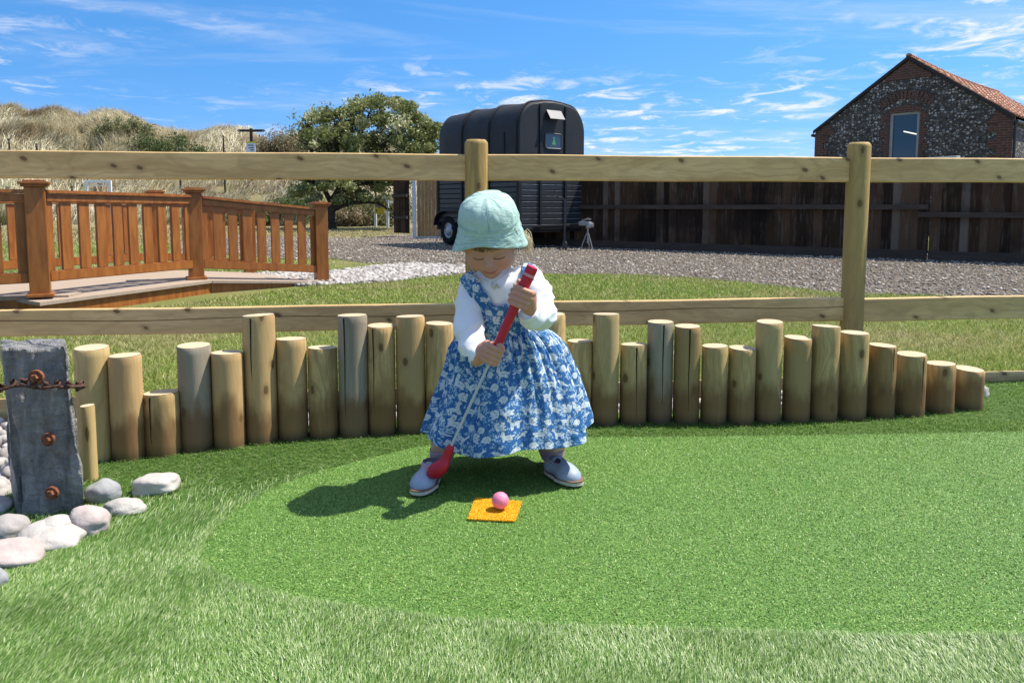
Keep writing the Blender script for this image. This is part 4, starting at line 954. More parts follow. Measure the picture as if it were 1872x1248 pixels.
# crown: clumps in a lopsided envelope traced from limb ends and outline
env = [(560, 238, .35), (575, 215, .4), (600, 212, .42), (628, 205, .42), (655, 192, .45), (690, 188, .45), (722, 188, .45), (748, 196, .42), (762, 212, .42), (780, 228, .40), (792, 245, .38), (565, 255, .4), (590, 245, .55), (620, 238, .6), (655, 225, .62), (695, 222, .62), (735, 225, .6), (765, 250, .5), (785, 268, .35),
       (610, 265, .55), (645, 262, .65), (685, 258, .68), (725, 256, .62), (755, 276, .5), (600, 290, .45), (640, 295, .6), (685, 292, .62), (730, 292, .5), (775, 285, .25), (575, 300, .35), (620, 325, .5), (665, 322, .55), (710, 322, .5), (560, 345, .38), (590, 340, .42), (640, 345, .45), (690, 342, .4), (545, 352, .3), (575, 362, .3), (620, 366, .3), (665, 358, .28), (735, 325, .3), (560, 320, .35), (798, 232, .25)]
pts = []; lite = []
for px, py, r in env:
    for k in range(6):
        c = tpt(px+rg.normal()*5, py+rg.normal()*4, rg.normal()*.9); rr = r*(.45+.4*rg.random()); n = int(400*r*(.8+.5*rg.random()))
        d = rg.standard_normal((n, 3)); d /= np.linalg.norm(d, axis=1)[:, None]; d *= (rr*(rg.random(n)**.45))[:, None]; d[:, 2] *= .75
        pts.append(np.array(c)[None]+d); lite.append(np.full(n, rg.random()))
for e in tips:
    n = 18; d = rg.standard_normal((n, 3))*.10; pts.append(np.array(e)[None]+d); lite.append(np.full(n, rg.random()))
pts = np.concatenate(pts); lite = np.concatenate(lite); V, Fq, r = leafcloud(pts, .055, 62)
rr = np.clip(.45*r+.55*np.repeat(lite, 4), 0, 1)
cr = obj('crown', V, Fq, leafmat('pale green and cream leaves', [(0, (.06, .075, .022)), (.3, (.14, .17, .05)), (.58, (.26, .29, .10)), (.80, (.43, .43, .23)), (1, (.72, .68, .50))]), tree); attr(cr, 'rnd', rr)
# ================================================================ SCRUB BUSHES
def bush(px, py, Y, w, h, n, stops, label, seed, name='bush', lift=0):
    p = at(px, py, Y); z = float(dune_z(np.array([p.x]), np.array([p.y]))[0]); z = max(z, 0) if Y > 27 else 0
    rg = np.random.default_rng(seed); base = (p.x, p.y, z); t = thing(name, base, label, 'bush'); P = []
    for k in range(int(10*w)+4):
        c = np.array([(rg.random()-.5)*w, (rg.random()-.5)*w*.5, h*.15+rg.random()*h*.62]); rr = h*(.22+.16*rg.random()); c[2] *= (1-.6*(abs(c[0])/(w/2))**2); m = n//(int(10*w)+4)
        d = rg.standard_normal((m, 3)); d /= np.linalg.norm(d, axis=1)[:, None]; P.append(c+d*(rr*rg.random(m)**.4)[:, None])
    P = np.concatenate(P); P[:, 2] = np.maximum(P[:, 2], .02); V, Fq, r = leafcloud(P, .05, seed+1); o = obj('foliage', V, Fq, leafmat(name+' leaves', stops), t); attr(o, 'rnd', r)
    mb = MB()
    for k in range(7): a = rg.random(3)-.5; mb.tube([(a[0]*w*.2, a[1]*.2, -.1), (a[0]*w*.6, a[1]*.5, h*.35), (a[0]*w*.9, a[1]*.7, h*.7)], [.03, .02, .008], 5)
    mb.build('stems', M_BARK, t); return t
DG = [(0, (.03, .05, .012)), (.5, (.075, .11, .025)), (1, (.16, .20, .06))]; OG = [(0, (.10, .115, .04)), (.5, (.20, .205, .085)), (1, (.36, .34, .18))]; BR = [(0, (.12, .09, .045)), (.5, (.24, .19, .10)), (1, (.42, .36, .22))]
bush(300, 280, 38, 4.2, 1.5, 9000, DG, 'low dark green scrub on the dune just above the top rail', 71)
bush(230, 276, 39, 2.6, 1.0, 5000, OG, 'smaller olive scrub left of the dark green scrub on the dune', 73)
bush(530, 272, 40, 3.0, 1.6, 6000, BR, 'brownish scrub on the dune between the finger post and the tree', 75)
bush(445, 372, 30.5, 3.0, 1.0, 7000, OG, 'grey green scrub at the foot of the dune behind the ramp', 77)
bush(520, 360, 31, 2.6, 1.2, 7000, DG, 'dark scrub at the dune foot just left of the tree trunk', 79)
bush(655, 395, 30, 2.4, 1.5, 7000, OG, 'olive green shrub beneath the tree, left of the yellow notice', 81)
bush(640, 400, 29, 1.6, .9, 4000, BR, 'dead looking brushwood under the right side of the tree', 83)
bush(715, 385, 30.5, 1.6, 1.6, 5000, OG, 'pale green shrub behind the white posts of the yellow notice', 85)
# ================================================================ SIGNS AND THIN POSTS
M_DK = plain('dark brown sign timber', (.05, .042, .034), .8, .2); M_WH = plain('white painted timber', (.72, .73, .74), .5); M_YE = plain('yellow sign face', (.62, .50, .03), .5); M_NV = plain('navy print', (.04, .06, .12), .5)
sp = at(461, 300, 36); zb_ = float(dune_z(np.array([sp.x]), np.array([sp.y]))[0]); tt = at(461, 235, 36).z
fp_ = thing('finger_post', (sp.x, sp.y, zb_), 'dark two armed footpath finger post on the dune with a yellow topped notice', 'signpost')
mb = MB(); mb.box((0, 0, (tt-zb_)/2), (.12, .12, tt-zb_), None, .01); mb.build('post', M_DK, fp_)
za = at(461, 239, 36).z-zb_
for s in (-1, 1):
    mb = MB(); mb.box((s*.33, 0, za), (.54, .05, .12), None, .008); mb.add([(s*.60, -.025, za-.06), (s*.68, -.025, za), (s*.60, -.025, za+.06), (s*.60, .025, za-.06), (s*.68, .025, za), (s*.60, .025, za+.06)], [(0, 1, 2), (5, 4, 3), (0, 3, 4, 1), (1, 4, 5, 2)]); mb.build('finger_arm', M_DK, fp_)
    mb = MB(); mb.lathe([(.02, 0), (.02, .01)], 10, Matrix.Translation((s*.58, -.03, za)) @ Matrix.Rotation(PI/2, 4, 'X')); mb.build('waymark', M_WH, fp_)
nb = at(461, 269, 36).z-zb_
mb = MB(); mb.box((0, -.085, nb), (.44, .03, .50), None, .004); no = mb.build('notice_board', M_WH, fp_)
mb = MB(); mb.box((0, -.105, nb+.215), (.44, .012, .07)); mb.build('yellow_band', M_YE, no)
mb = MB()
for z, w1, x in ((.10, .28, -.02), (.045, .32, 0), (-.03, .22, .03), (-.06, .26, .0), (-.15, .16, .06)): mb.box((x, -.104, nb+z), (w1, .010, .022 if z != -.15 else .05))
mb.build('printed_lines', M_NV, no)
# thin stakes of the dune wire fence
for i, (px, py, h, lb) in enumerate([(16, 254, 1.3, 'thin dark stake on the dune at the far left edge'), (66, 262, .8, 'short thin stake second from the left edge on the dune'), (131, 340, 1.2, 'dark stake at the dune foot showing between the rails behind the first ramp post'), (408, 248, 1.2, 'tall thin stake left of the finger post'), (327, 266, .7, 'small stake among the dark green scrub')]):
    Y = 35.0 if i != 2 else 33.0; p = at(px, py, Y); z = float(dune_z(np.array([p.x]), np.array([Y]))[0]); s_ = thing('stake', (p.x, p.y, z), lb, 'stake', 'thin stakes of the dune fence')
    hh = max(.5, p.z-z); mb = MB(); mb.tube([(0, 0, -.1), (.01, 0, hh*.5), (0, 0, hh)], [.05, .045, .04], 7); o = mb.build('shaft', M_DK, s_); mb = MB(); mb.tube([(0, 0, hh-.12), (0, 0, hh-.10)], .052, 8); mb.build('wire_tie', M_GALV, s_)
# white framed board behind the ramp
wf = at(180, 345, 24); wfr = thing('sign_frame', (wf.x, wf.y, 0), 'white open frame seen between the fence rails above the ramp balustrade', 'sign stand')
zt = at(180, 330, 24).z; w1 = 48*24/F
mb = MB()
for s in (-1, 1): mb.box((s*(w1/2-.04), 0, zt/2), (.08, .06, zt), None, .006)
mb.box((0, 0, zt-.04), (w1-.16, .055, .08), None, .006); mb.build('frame', M_WH, wfr)
mb = MB(); mb.box((0, .0, zt-.16), (w1-.17, .02, .03)); mb.build('crossbar', M_WH, wfr)
# yellow notice on white post and rail
yw = gnd(703, 416); yn = thing('notice_fence', (yw.x, yw.y, 0), 'short white post and rail with a yellow notice beside the tree', 'notice')
def yp(px, py): q = at(px, py, yw.y)-Vector((yw.x, yw.y, 0)); return q
for px, t_, dy in ((683, 362, .3), (708, 360, 0), (716, 360, 1.2)):
    q = yp(px, t_); mb = MB(); mb.box((q.x, dy, q.z/2), (.10, .10, q.z), None, .01); mb.build('post', M_WH, yn)
for zz_ in (370, 388):
    a, b = yp(683, zz_), yp(716, zz_); mb = MB(); mb.box(((a.x+b.x)/2, .16, a.z), (b.x-a.x, .05, .09), None, .006); mb.build('rail', M_WH, yn)
a, b = yp(687, 362), yp(699, 391); mb = MB(); mb.box(((a.x+b.x)/2, .08, (a.z+b.z)/2), (b.x-a.x+.12, .02, a.z-b.z), None, .003); bo = mb.build('yellow_board', M_YE, yn)
mb = MB(); mb.lathe([(.11, 0), (.11, .006)], 20, Matrix.Translation(((a.x+b.x)/2, .066, (a.z+b.z)/2+.03)) @ Matrix.Rotation(PI/2, 4, 'X')); mb.build('round_symbol', plain('blue grey print', (.18, .20, .26), .5), bo)
# ================================================================ SLATE POST, CHAIN, STONES
sb = gnd(92, 944, -.0); SY = sb.y
def mat_slate():
    m = MT('riven slate', .34, .6); v = m.coord('Object', 0, (1, 1, 1)); vz = m.coord('Object', 0, (3.5, 3.5, .8)); a = m.noise(vz, 9, 6, .65, .6); b = m.noise(v, 22, 5, .7, .5); c_ = m.noise(m.coord('Object', 0, (1, 1, 2.2)), 30, 5, .75, 1.0)
    c = m.ramp(a, [(.3, (.15, .14, .127)), (.5, (.27, .255, .235)), (.7, (.44, .42, .39))]); c = m.mix(m.rng(c_, .60, .74, 0, .55), c, (.34, .35, .35)); c = m.mix(m.rng(b, .32, .22, 0, .7), c, (.015, .018, .02))
    g = m.sep(m.coord('Object')); d0 = m.math('ABSOLUTE', m.math('ADD', g[0], .0))
    st = m.math('MULTIPLY', m.rng(d0, .016, .004), m.rng(m.noise(v, 14, 4), .40, .6)); zr = m.math('MULTIPLY', m.rng(g[2], .02, .06), m.rng(g[2], .25, .2)); c = m.mix(m.math('MULTIPLY', m.math('MULTIPLY', st, zr), .75), c, (.16, .06, .03))
    m.col(c); m.rough(m.rng(a, .3, .7, .25, .5)); m.bump(m.math('ADD', m.math('MULTIPLY', b, 1.2), m.math('ADD', a, m.math('MULTIPLY', c_, .6))), 1.0, .022); return m.m
M_SLATE = mat_slate()
lt, rt_ = at(16, 640, SY+.04), at(133, 637, SY+.04); lb, rb = at(28, 935, SY), at(160, 905, SY+.01)
spost = thing('slate_post', (sb.x, SY, 0), 'thick dark grey slate slab post wrapped by a rusty chain at the left edge', 'post')
def slate():
    nx, nz, dpt = 26, 60, .15; V = []; Fc = []
    ztop = at(75, 640, SY+.02).z
    per = []           # perimeter param: front, right, back, left
    for i in range(nx): per.append((i/nx, 0, 0))
    for i in range(14): per.append((1, i/14, 1))
    for i in range(nx): per.append((1-i/nx, 1, 2))
    for i in range(14): per.append((0, 1-i/14, 3))
    k = len(per)
    for j in range(nz+1):
        t = j/nz; z = -.05+(ztop+.05)*t; x0 = (lb.x*(1-t)+lt.x*t)-sb.x; x1 = (rb.x*(1-t)+rt_.x*t)-sb.x
        for (u, v, sd) in per:
            # round the corners a bit
            x = x0+(x1-x0)*u; y = .0+dpt*v+(.012*t); x -= .66*dpt*v
            cx_ = min(u, 1-u)*(x1-x0); cy_ = min(v, 1-v)*dpt; r = .016
            if cx_ < r and cy_ < r:
                q = 1-math.hypot(r-cx_, r-cy_)/r; x += (x0+x1)/2*0+(-1 if u > .5 else 1)*max(0, -q)*r*.9; y += (-1 if v > .5 else 1)*max(0, -q)*r*.9
            w3 = mnoise.fractal(Vector((x*16, y*16, z*6)), 1, 2, 4)*.014+mnoise.noise(Vector((x*5+3, y*5, z*3)))*.008
            lay = .004*math.floor(2.5+3*mnoise.noise(Vector((x*9, 1.3+sd, z*5))))     # riven steps
            if sd in (0, 2): y += (w3+lay)*(1 if sd == 0 else -1)
            else: x += (w3*.8)*(-1 if sd == 1 else 1)
            zz = z+(mnoise.noise(Vector((x*14, y*14, 0)))*.010+.004*u if j > nz-3 else 0)
            if j == nz: x = x*.985+(x0+x1)/2*.015; y = y*.97+dpt/2*.03
            V.append((x, y, zz))
    for j in range(nz):
        for i in range(k): Fc.append((j*k+i, j*k+(i+1) % k, (j+1)*k+(i+1) % k, (j+1)*k+i))
    top = [V[nz*k+i] for i in range(k)]; cx_ = sum(p[0] for p in top)/k; cy_ = sum(p[1] for p in top)/k; base = nz*k
    for q in (.8, .5, .2):
        s = len(V)
        for p in top: V.append((cx_+(p[0]-cx_)*q, cy_+(p[1]-cy_)*q, p[2]+.004*mnoise.noise(Vector((p[0]*30*q, p[1]*30*q, 2)))))
        for i in range(k): Fc.append((base+i, base+(i+1) % k, s+(i+1) % k, s+i))
        base = s
    V.append((cx_, cy_, ztop)); Fc += [(base+i, base+(i+1) % k, len(V)-1) for i in range(k)]
    o = obj('slab', V, Fc, M_SLATE, spost); o.data.polygons.foreach_set('use_smooth', np.ones(len(o.data.polygons), dtype=bool)); return o
slate()
def bolt(px, py, big=1.0, depth=-.012):
    p = at(px, py, SY+depth)-spost.location; mb = MB(); T = Matrix.Translation(p) @ Matrix.Rotation(PI/2, 4, 'X')
    mb.lathe([(.0165*big, -.004), (.0165*big, .002), (.0155*big, .0035), (.0001, .0036)], 20, T, False); o = mb.build('washer', M_RUST, spost)
    mb = MB(); mb.lathe([(.0095, .003), (.0095, .010), (.0085, .0115), (.0001, .0117)], 6, T, False); mb.build('bolt', M_RUST, o)
bolt(88, 803); bolt(95, 901); bolt(66, 690, 1.15, -.022)
M_CHAIN = plain('dark rusted chain', (.075, .032, .020), .75, .4, scale=160, var=.6, bump=.6)
ch = thing('chain', at(70, 702, SY-.03), 'rusty brown chain bolted across the slate post', 'chain')
def link(p, q, roll):
    d = (q-p); c = (p+q)/2; t = d.normalized(); s = Vector((0, 0, 1)).cross(t).normalized() if abs(t.z) < .9 else Vector((1, 0, 0)); u = t.cross(s); a = s*math.cos(roll)+u*math.sin(roll)
    L2 = .0175; r = .0095; pts = []
    for i in range(17): 
        an = 2*PI*i/16; cx_ = math.cos(an)*r; sy_ = math.sin(an)*r+(L2-r)*(1 if math.sin(an) >= 0 else -1); pts.append(c+a*cx_+t*sy_)
    mb = MB(); mb.tube([v-ch.location for v in pts], .0040, 7, False); mb.build('link', M_CHAIN, ch, smooth=True)
pth = [at(-60, 728, SY-.10), at(-20, 718, SY-.06), at(4, 708, SY-.028), at(20, 702, SY-.02), at(40, 698, SY-.02), at(62, 703, SY-.024), at(80, 705, SY-.018), at(100, 702, SY-.014), at(122, 703, SY-.010), at(140, 702, SY+.004), at(148, 704, SY+.03), at(140, 708, SY+.10)]
pth = smooth_open(pth, 10); D = [0]
for a, b in zip(pth, pth[1:]): D.append(D[-1]+(b-a).length)
def along(s):
    for i in range(len(D)-1):
        if D[i+1] >= s: f = (s-D[i])/(D[i+1]-D[i]); return pth[i].lerp(pth[i+1], f)
    return pth[-1]
s_ = 0; k = 0
while s_+.0265 < D[-1]: link(along(s_), along(s_+.0265), R(25) if k % 2 else R(115)); s_ += .0265; k += 1
# big stones
def mat_stone(name, c, vein=None):
    m = MT(name, .78, .3); v = m.coord('Object'); a = m.noise(v, 9, 6, .65); b = m.noise(v, 60, 4, .7); cc = m.mix(m.rng(a, .3, .7), tuple(x*.82 for x in c), tuple(min(1, x*1.12) for x in c)); cc = m.mix(m.rng(b, .55, .75, 0, .4), cc, tuple(x*.55 for x in c))
    if vein: cc = m.mix(m.rng(m.noise(v, 14, 3, .5, 1.5), .55, .62, 0, .6), cc, vein)
    m.col(cc); m.bump(m.math('ADD', a, b), .45, .006); return m.m
MS = [mat_stone('pale cream stone', (.47, .43, .39)), mat_stone('warm grey stone', (.36, .33, .31)), mat_stone('pinkish stone', (.44, .37, .34)), mat_stone('speckled stone', (.43, .40, .36), (.25, .22, .19)), mat_stone('blue grey stone', (.31, .31, .31))]
def stone(px0, px1, py0, py1, mi, label, seed, rough=.10, z=0.0, boxy=0.0, tilt=0.0, dep=.8, name='boulder'):
    """a rounded beach stone whose picture box is (px0..px1, py0..py1)"""
    b = gnd((px0+px1)/2, py1, z); sc = F/b.y; w_ = (px1-px0)/sc; d = w_*dep; yc = b.y+d*.42; sc = F/yc; w_ = (px1-px0)/sc
    tz = at((px0+px1)/2, py0, yc+d*.1).z; h = max(.02, tz-z); x = ((px0+px1)/2-CX)/F*yc*1.0
    x = at((px0+px1)/2, (py0+py1)/2, yc).x
    bm = bmesh.new(); bmesh.ops.create_icosphere(bm, subdivisions=4, radius=1); rg = np.random.default_rng(seed); of = Vector(rg.random(3)*50)
    for v in bm.verts:
        p = v.co.copy(); n = mnoise.fractal(p*1.1+of, 1, 2, 3)*rough*1.5+mnoise.noise(p*.8+of)*rough
        if boxy:
            e = 2+boxy*4; s = (abs(p.x)**e+abs(p.y)**e+abs(p.z)**e)**(-1/e); p = p*s*.88
            n += mnoise.fractal(p*3+of, 1, 2, 3)*.05
        p = p*(1+n); p = Vector((p.x*w_/2, p.y*d/2, p.z*h*.62)); p.z += p.x*tilt; p.z = max(p.z, -h*.5); v.co = p
    V = [v.co[:] for v in bm.verts]; Fc = [[v.index for v in f.verts] for f in bm.faces]; bm.free()
    zs = [v[2] for v in V]; up = h-max(zs)
    o = obj(name, [(a+x, b_+yc, c+z+up) for a, b_, c in V], Fc, MS[mi], None, (x, yc, z), True)
    return tag(o, label, 'stone')
stone(157, 221, 873, 922, 4, 'blue grey rounded stone touching the right foot of the slate post', 1)
stone(245, 327, 865, 907, 0, 'cream blocky stone with a broken right end, lying alone on the turf', 2, .08, boxy=.6, name='broken_stone')
stone(189, 267, 907, 943, 3, 'flat speckled rough stone between the blue grey one and the pinkish one', 3, .12, dep=.7)
stone(121, 199, 922, 982, 2, 'pinkish grey stone below the slate post, pointing up to the right', 4, .12, dep=.8)
stone(72, 136, 940, 975, 0, 'white stone partly hidden behind the large white stone', 5, .08, z=.02)
stone(-28, 52, 937, 990, 1, 'warm grey stone at the left edge beside the white ones', 6, .08, z=.0)
stone(41, 156, 952, 1008, 0, 'large white stone in the middle of the pile by the slate post', 7, .12, tilt=-.12)
stone(-30, 79, 985, 1042, 2, 'large pinkish stone at the left edge in front of the large white stone', 8, .10, tilt=-.08)
stone(-30, 13, 1035, 1078, 4, 'lowest stone, pale blue grey, cut by the left edge of the view', 9, .08)
stone(-60, 18, 905, 945, 0, 'cream stone at the left edge behind the warm grey one', 10, .08, z=.0)
stone(1787, 1808, 704, 727, 0, 'white stone beside the last short log at the right', 12, .1)
# ================================================================ TEE MAT, BALL
mc = [gnd(*p, .009) for p in [(856, 948), (941, 952), (953, 917), (871, 911)]]
mm = MT('bright orange turf tee', .6, .3); n1 = mm.noise(mm.world(), 700, 3, .7); mm.col(mm.mix(mm.rng(n1, .3, .7), (.80, .35, .002), (.95, .52, .006))); mm.bump(n1, .8, .003)
tm = thing('tee_mat', (mc[0]+mc[2])/2, 'small square orange turf tee mat under the pink golf ball', 'tee mat')
c0 = tm.location; V = []; n = 12; edge_ = []
for i in range(4):
    a, b = mc[i], mc[(i+1) % 4]
    for j in range(n): p = a.lerp(b, j/n); q = p-c0; q = q*(1+.02*(rg.random()-.5)); edge_.append((q.x, q.y))
mb = MB(); mb.prism(edge_, -.003, .001); mb.build('backing', mm.m, tm)
rg2 = np.random.default_rng(77); n_ = 16000; q = np.array([(v.x, v.y) for v in mc]); a, b = q.min(0)-.003, q.max(0)+.003; p = a+(b-a)*rg2.random((n_, 2))
ok = inpoly(p[:, 0], p[:, 1], q+(q-q.mean(0))*.03); p = p[ok]; m_ = len(p)
V, T, r, h = blades(p[:, 0]-c0.x, p[:, 1]-c0.y, np.zeros(m_), .0045*(.6+.8*rg2.random(m_)), .0013, .4+.7*rg2.random(m_), rg2.random(m_)*2*PI, .7, 78)
fm = MT('orange fibres', .5, .4); r_ = fm.attr('rnd'); fm.col(fm.ramp(r_, [(0, (.78, .32, .002)), (.6, (.95, .50, .005)), (1, (1, .62, .02))])); o = obj('fibres', V, T, fm.m, tm); attr(o, 'rnd', r)
def ball():
    bc = at(914.5, 918, gnd(914.5, 930, .014).y+.006); r = .0213; bc.z = .0125+r
    bm = bmesh.new(); bmesh.ops.create_icosphere(bm, subdivisions=6, radius=r)
    N = 336; ga = PI*(3-math.sqrt(5)); D_ = np.array([[math.sqrt(1-(1-2*(i+.5)/N)**2)*math.cos(ga*i), math.sqrt(1-(1-2*(i+.5)/N)**2)*math.sin(ga*i), 1-2*(i+.5)/N] for i in range(N)])
    P = np.array([v.co[:] for v in bm.verts]); U = P/np.linalg.norm(P, axis=1)[:, None]; dm = (U @ D_.T).max(1); ang = np.arccos(np.clip(dm, -1, 1)); P = U*(r-.0010*np.clip(1-(ang/.085)**2, 0, 1))[:, None]
    Fc = [[v.index for v in f.verts] for f in bm.faces]; bm.free(); m = MT('pink ball', .3, .5); m.col((.84, .22, .34))
    o = obj('golf_ball', P+np.array(bc), Fc, m.m, None, bc, True); tag(o, 'pink dimpled golf ball on the orange tee mat', 'golf ball')
ball()
# ================================================================ IMPLICIT SURFACES
def sd_ell(P, c, r):
    q = (P-np.array(c, np.float32))/np.array(r, np.float32); k = np.linalg.norm(q, axis=-1); return (k-1)*min(r)
def sd_cap(P, a, b, ra, rb):
    a = np.array(a, np.float32); b = np.array(b, np.float32); ab = b-a; t = np.clip(((P-a) @ ab)/max(1e-9, float(ab @ ab)), 0, 1)
    return np.linalg.norm(P-(a+t[..., None]*ab), axis=-1)-(ra+(rb-ra)*t)
def smin(a, b, k): h = np.clip(.5+.5*(b-a)/k, 0, 1); return b*(1-h)+a*h-k*h*(1-h)
def smax(a, b, k): return -smin(-a, -b, k)
def chain_sd(P, pts, rad, k=.004):
    d = None
    for i in range(len(pts)-1):
        e = sd_cap(P, pts[i], pts[i+1], rad[i], rad[i+1]); d = e if d is None else smin(d, e, k)
    return d
def surface_nets(f, lo, hi, h):
    lo = np.array(lo, float); n = np.ceil((np.array(hi)-lo)/h).astype(int)+1
    gx_, gy_, gz_ = [lo[i]+h*np.arange(n[i]) for i in range(3)]; D = np.empty(tuple(n), np.float32)
    for i in range(0, n[0], 16):
        X, Y, Z = np.meshgrid(gx_[i:i+16], gy_, gz_, indexing='ij'); D[i:i+16] = f(np.stack([X, Y, Z], -1).astype(np.float32))
    s = D < 0; c = [s[a:n[0]-1+a, b:n[1]-1+b, e:n[2]-1+e] for a in (0, 1) for b in (0, 1) for e in (0, 1)]
    cnt = sum(q.astype(np.int8) for q in c); act = (cnt > 0) & (cnt < 8); idx = -np.ones(act.shape, np.int64); I = np.argwhere(act); idx[act] = np.arange(len(I))
    acc = np.zeros((len(I), 3)); num = np.zeros(len(I)); cr_ = [(a, b, e) for a in (0, 1) for b in (0, 1) for e in (0, 1)]
    for p in cr_:
        for ax in range(3):
            if p[ax]: continue
            q = list(p); q[ax] = 1; d0 = D[I[:, 0]+p[0], I[:, 1]+p[1], I[:, 2]+p[2]]; d1 = D[I[:, 0]+q[0], I[:, 1]+q[1], I[:, 2]+q[2]]
            m = (d0 < 0) != (d1 < 0); t = np.where(m, d0/np.where(m, d0-d1, 1), 0); pos = np.tile(np.array(p, float), (len(I), 1)); pos[:, ax] += t; acc[m] += pos[m]; num[m] += 1
    V = lo+(I+acc/num[:, None])*h; Fs = []
    for ax in range(3):
        o1, o2 = (ax+1) % 3, (ax+2) % 3; a0 = [slice(None)]*3; a1 = [slice(None)]*3; a0[ax] = slice(0, -1); a1[ax] = slice(1, None)
        E = np.argwhere(s[tuple(a0)] != s[tuple(a1)]); E = E[(E[:, o1] > 0) & (E[:, o2] > 0) & (E[:, o1] < n[o1]-1) & (E[:, o2] < n[o2]-1)]
        fl = s[tuple(E.T)]
        def g(d1, d2): q = E.copy(); q[:, o1] -= d1; q[:, o2] -= d2; return idx[tuple(q.T)]
        Q = np.stack([g(1, 1), g(0, 1), g(0, 0), g(1, 0)], 1); Q[~fl] = Q[~fl][:, ::-1]; Fs.append(Q)
    Fq = np.concatenate(Fs); Fq = Fq[(Fq >= 0).all(1)]
    return V, Fq
def relax(V, Fq, it=2, lam=.5):
    for _ in range(it):
        S_ = np.zeros_like(V); n = np.zeros(len(V))
        for a in range(4):
            b = (a+1) % 4; np.add.at(S_, Fq[:, a], V[Fq[:, b]]); np.add.at(S_, Fq[:, b], V[Fq[:, a]]); np.add.at(n, Fq[:, a], 1); np.add.at(n, Fq[:, b], 1)
        V = V+(S_/np.maximum(n, 1)[:, None]-V)*lam
    return V
def vnormals(V, Fq):
    N = np.cross(V[Fq[:, 2]]-V[Fq[:, 0]], V[Fq[:, 3]]-V[Fq[:, 1]]); A = np.zeros_like(V)
    for a in range(4): np.add.at(A, Fq[:, a], N)
    return A/np.maximum(np.linalg.norm(A, axis=1), 1e-12)[:, None]
def cull(V, Fq, keep):
    """drop vertices where keep is false"""
    Fq = Fq[keep[Fq].all(1)]; used = np.zeros(len(V), bool); used[Fq.ravel()] = True; m = np.cumsum(used)-1; return V[used], m[Fq], used
# ================================================================ THE CHILD
def J(px, py, Y): p = at(px, py, Y); return np.array([p.x, p.y, p.z])
base = Vector((-.03, 2.08, .012)); kid = thing('person', base, 'toddler in mint sun hat, white top and blue animal print dress, gripping a red putter', 'person')
def K(name, V, Fq, mat, smooth=True, parent=None):
    o = obj(name, np.asarray(V)-np.array(kid.location), Fq, mat, parent or kid, None, smooth); return o
# --- head frame
HC = J(896, 433, 1.985); th = R(27); yaw = R(-4); roll = R(2.5)
fwd = np.array([math.sin(yaw)*math.cos(th), -math.cos(yaw)*math.cos(th), -math.sin(th)]); rgt = np.array([math.cos(yaw), math.sin(yaw), 0.0]); upv = np.cross(rgt, -fwd); upv = upv if upv[2] > 0 else -upv
rgt, upv = rgt*math.cos(roll)+upv*math.sin(roll), upv*math.cos(roll)-rgt*math.sin(roll)
HM = np.stack([rgt, fwd, upv])          # rows: local axes in world
def tohead(P): return (P-HC) @ HM.T
def fromhead(Q): return np.asarray(Q) @ HM+HC
def head_sd(P):
    Q = (P-HC.astype(np.float32)) @ HM.T.astype(np.float32)
    d = sd_ell(Q, (0, -.006, .012), (.071, .082, .076))
    d = smin(d, sd_ell(Q, (0, .022, -.034), (.060, .052, .056)), .022)
    for s in (-1, 1):
        d = smin(d, sd_ell(Q, (s*.036, .040, -.046), (.025, .026, .026)), .016)
        d = smin(d, sd_ell(Q, (s*.073, -.004, -.022), (.007, .015, .021)), .004)
        d = smax(d, -sd_ell(Q, (s*.0275, .083, -.0175), (.018, .014, .011)), .010)
        d = smin(d, sd_ell(Q, (s*.0275, .0605, -.0195), (.0150, .0115, .0105)), .005)
    d = smin(d, sd_ell(Q, (0, .044, -.084), (.022, .020, .017)), .016)
    d = smin(d, sd_cap(Q, (0, .070, -.014), (0, .0835, -.041), .0052, .0088), .007)
    for s in (-1, 1): d = smin(d, sd_ell(Q, (s*.0085, .075, -.0425), (.0062, .0065, .0055)), .004)
    d = smin(d, sd_ell(Q, (0, .066, -.060), (.020, .012, .012)), .010)
    d = smin(d, sd_cap(Q, (-.0175, .0660, -.0605), (0, .0765, -.0600), .0032, .0040), .003); d = smin(d, sd_cap(Q, (.0175, .0660, -.0605), (0, .0765, -.0600), .0032, .0040), .003)
    d = smin(d, sd_cap(Q, (-.011, .0700, -.0705), (.011, .0700, -.0705), .0042, .0042), .004)
    d = smin(d, sd_cap(Q, (0, -.022, -.050), (0, -.050, -.135), .036, .040), .018)
    return d
V1, F1 = surface_nets(head_sd, HC-.16, HC+.14, .0017)
V1 = relax(V1, F1, 1, .4); Q = tohead(V1)
def gauss(Q, c, r): return np.exp(-(((Q-np.array(c))/np.array(r))**2).sum(1))
SK = np.array([.50, .265, .18]); col = np.tile(SK, (len(V1), 1))
def lay(col, m, c): m = np.clip(m, 0, 1)[:, None]; return col*(1-m)+np.array(c)*m
for s in (-1, 1):
    col = lay(col, .55*gauss(Q, (s*.036, .060, -.044), (.018, .03, .014)), (.60, .21, .14))
    # eyelids, lash line, brow
    ex = Q[:, 0]-s*.0275; zl = -.0245-.0030*(1-(ex/.014)**2); front = Q[:, 1] > .045
    col = lay(col, .35*gauss(Q, (s*.0275, .066, -.019), (.015, .02, .007)), (.42, .20, .14))
    col = lay(col, .98*(np.abs(ex) < .0150)*front*np.exp(-((Q[:, 2]-zl)/.0021)**2), (.06, .03, .02))
    zb2 = .0015-.0035*(ex/.018)**2; col = lay(col, .75*(np.abs(ex) < .019)*front*np.exp(-((Q[:, 2]-zb2)/.0026)**2), (.20, .11, .06))
    col = lay(col, .6*gauss(Q, (s*.0055, .079, -.0475), (.0032, .01, .0022)), (.16, .06, .04))
fr_ = (Q[:, 1] > .05)
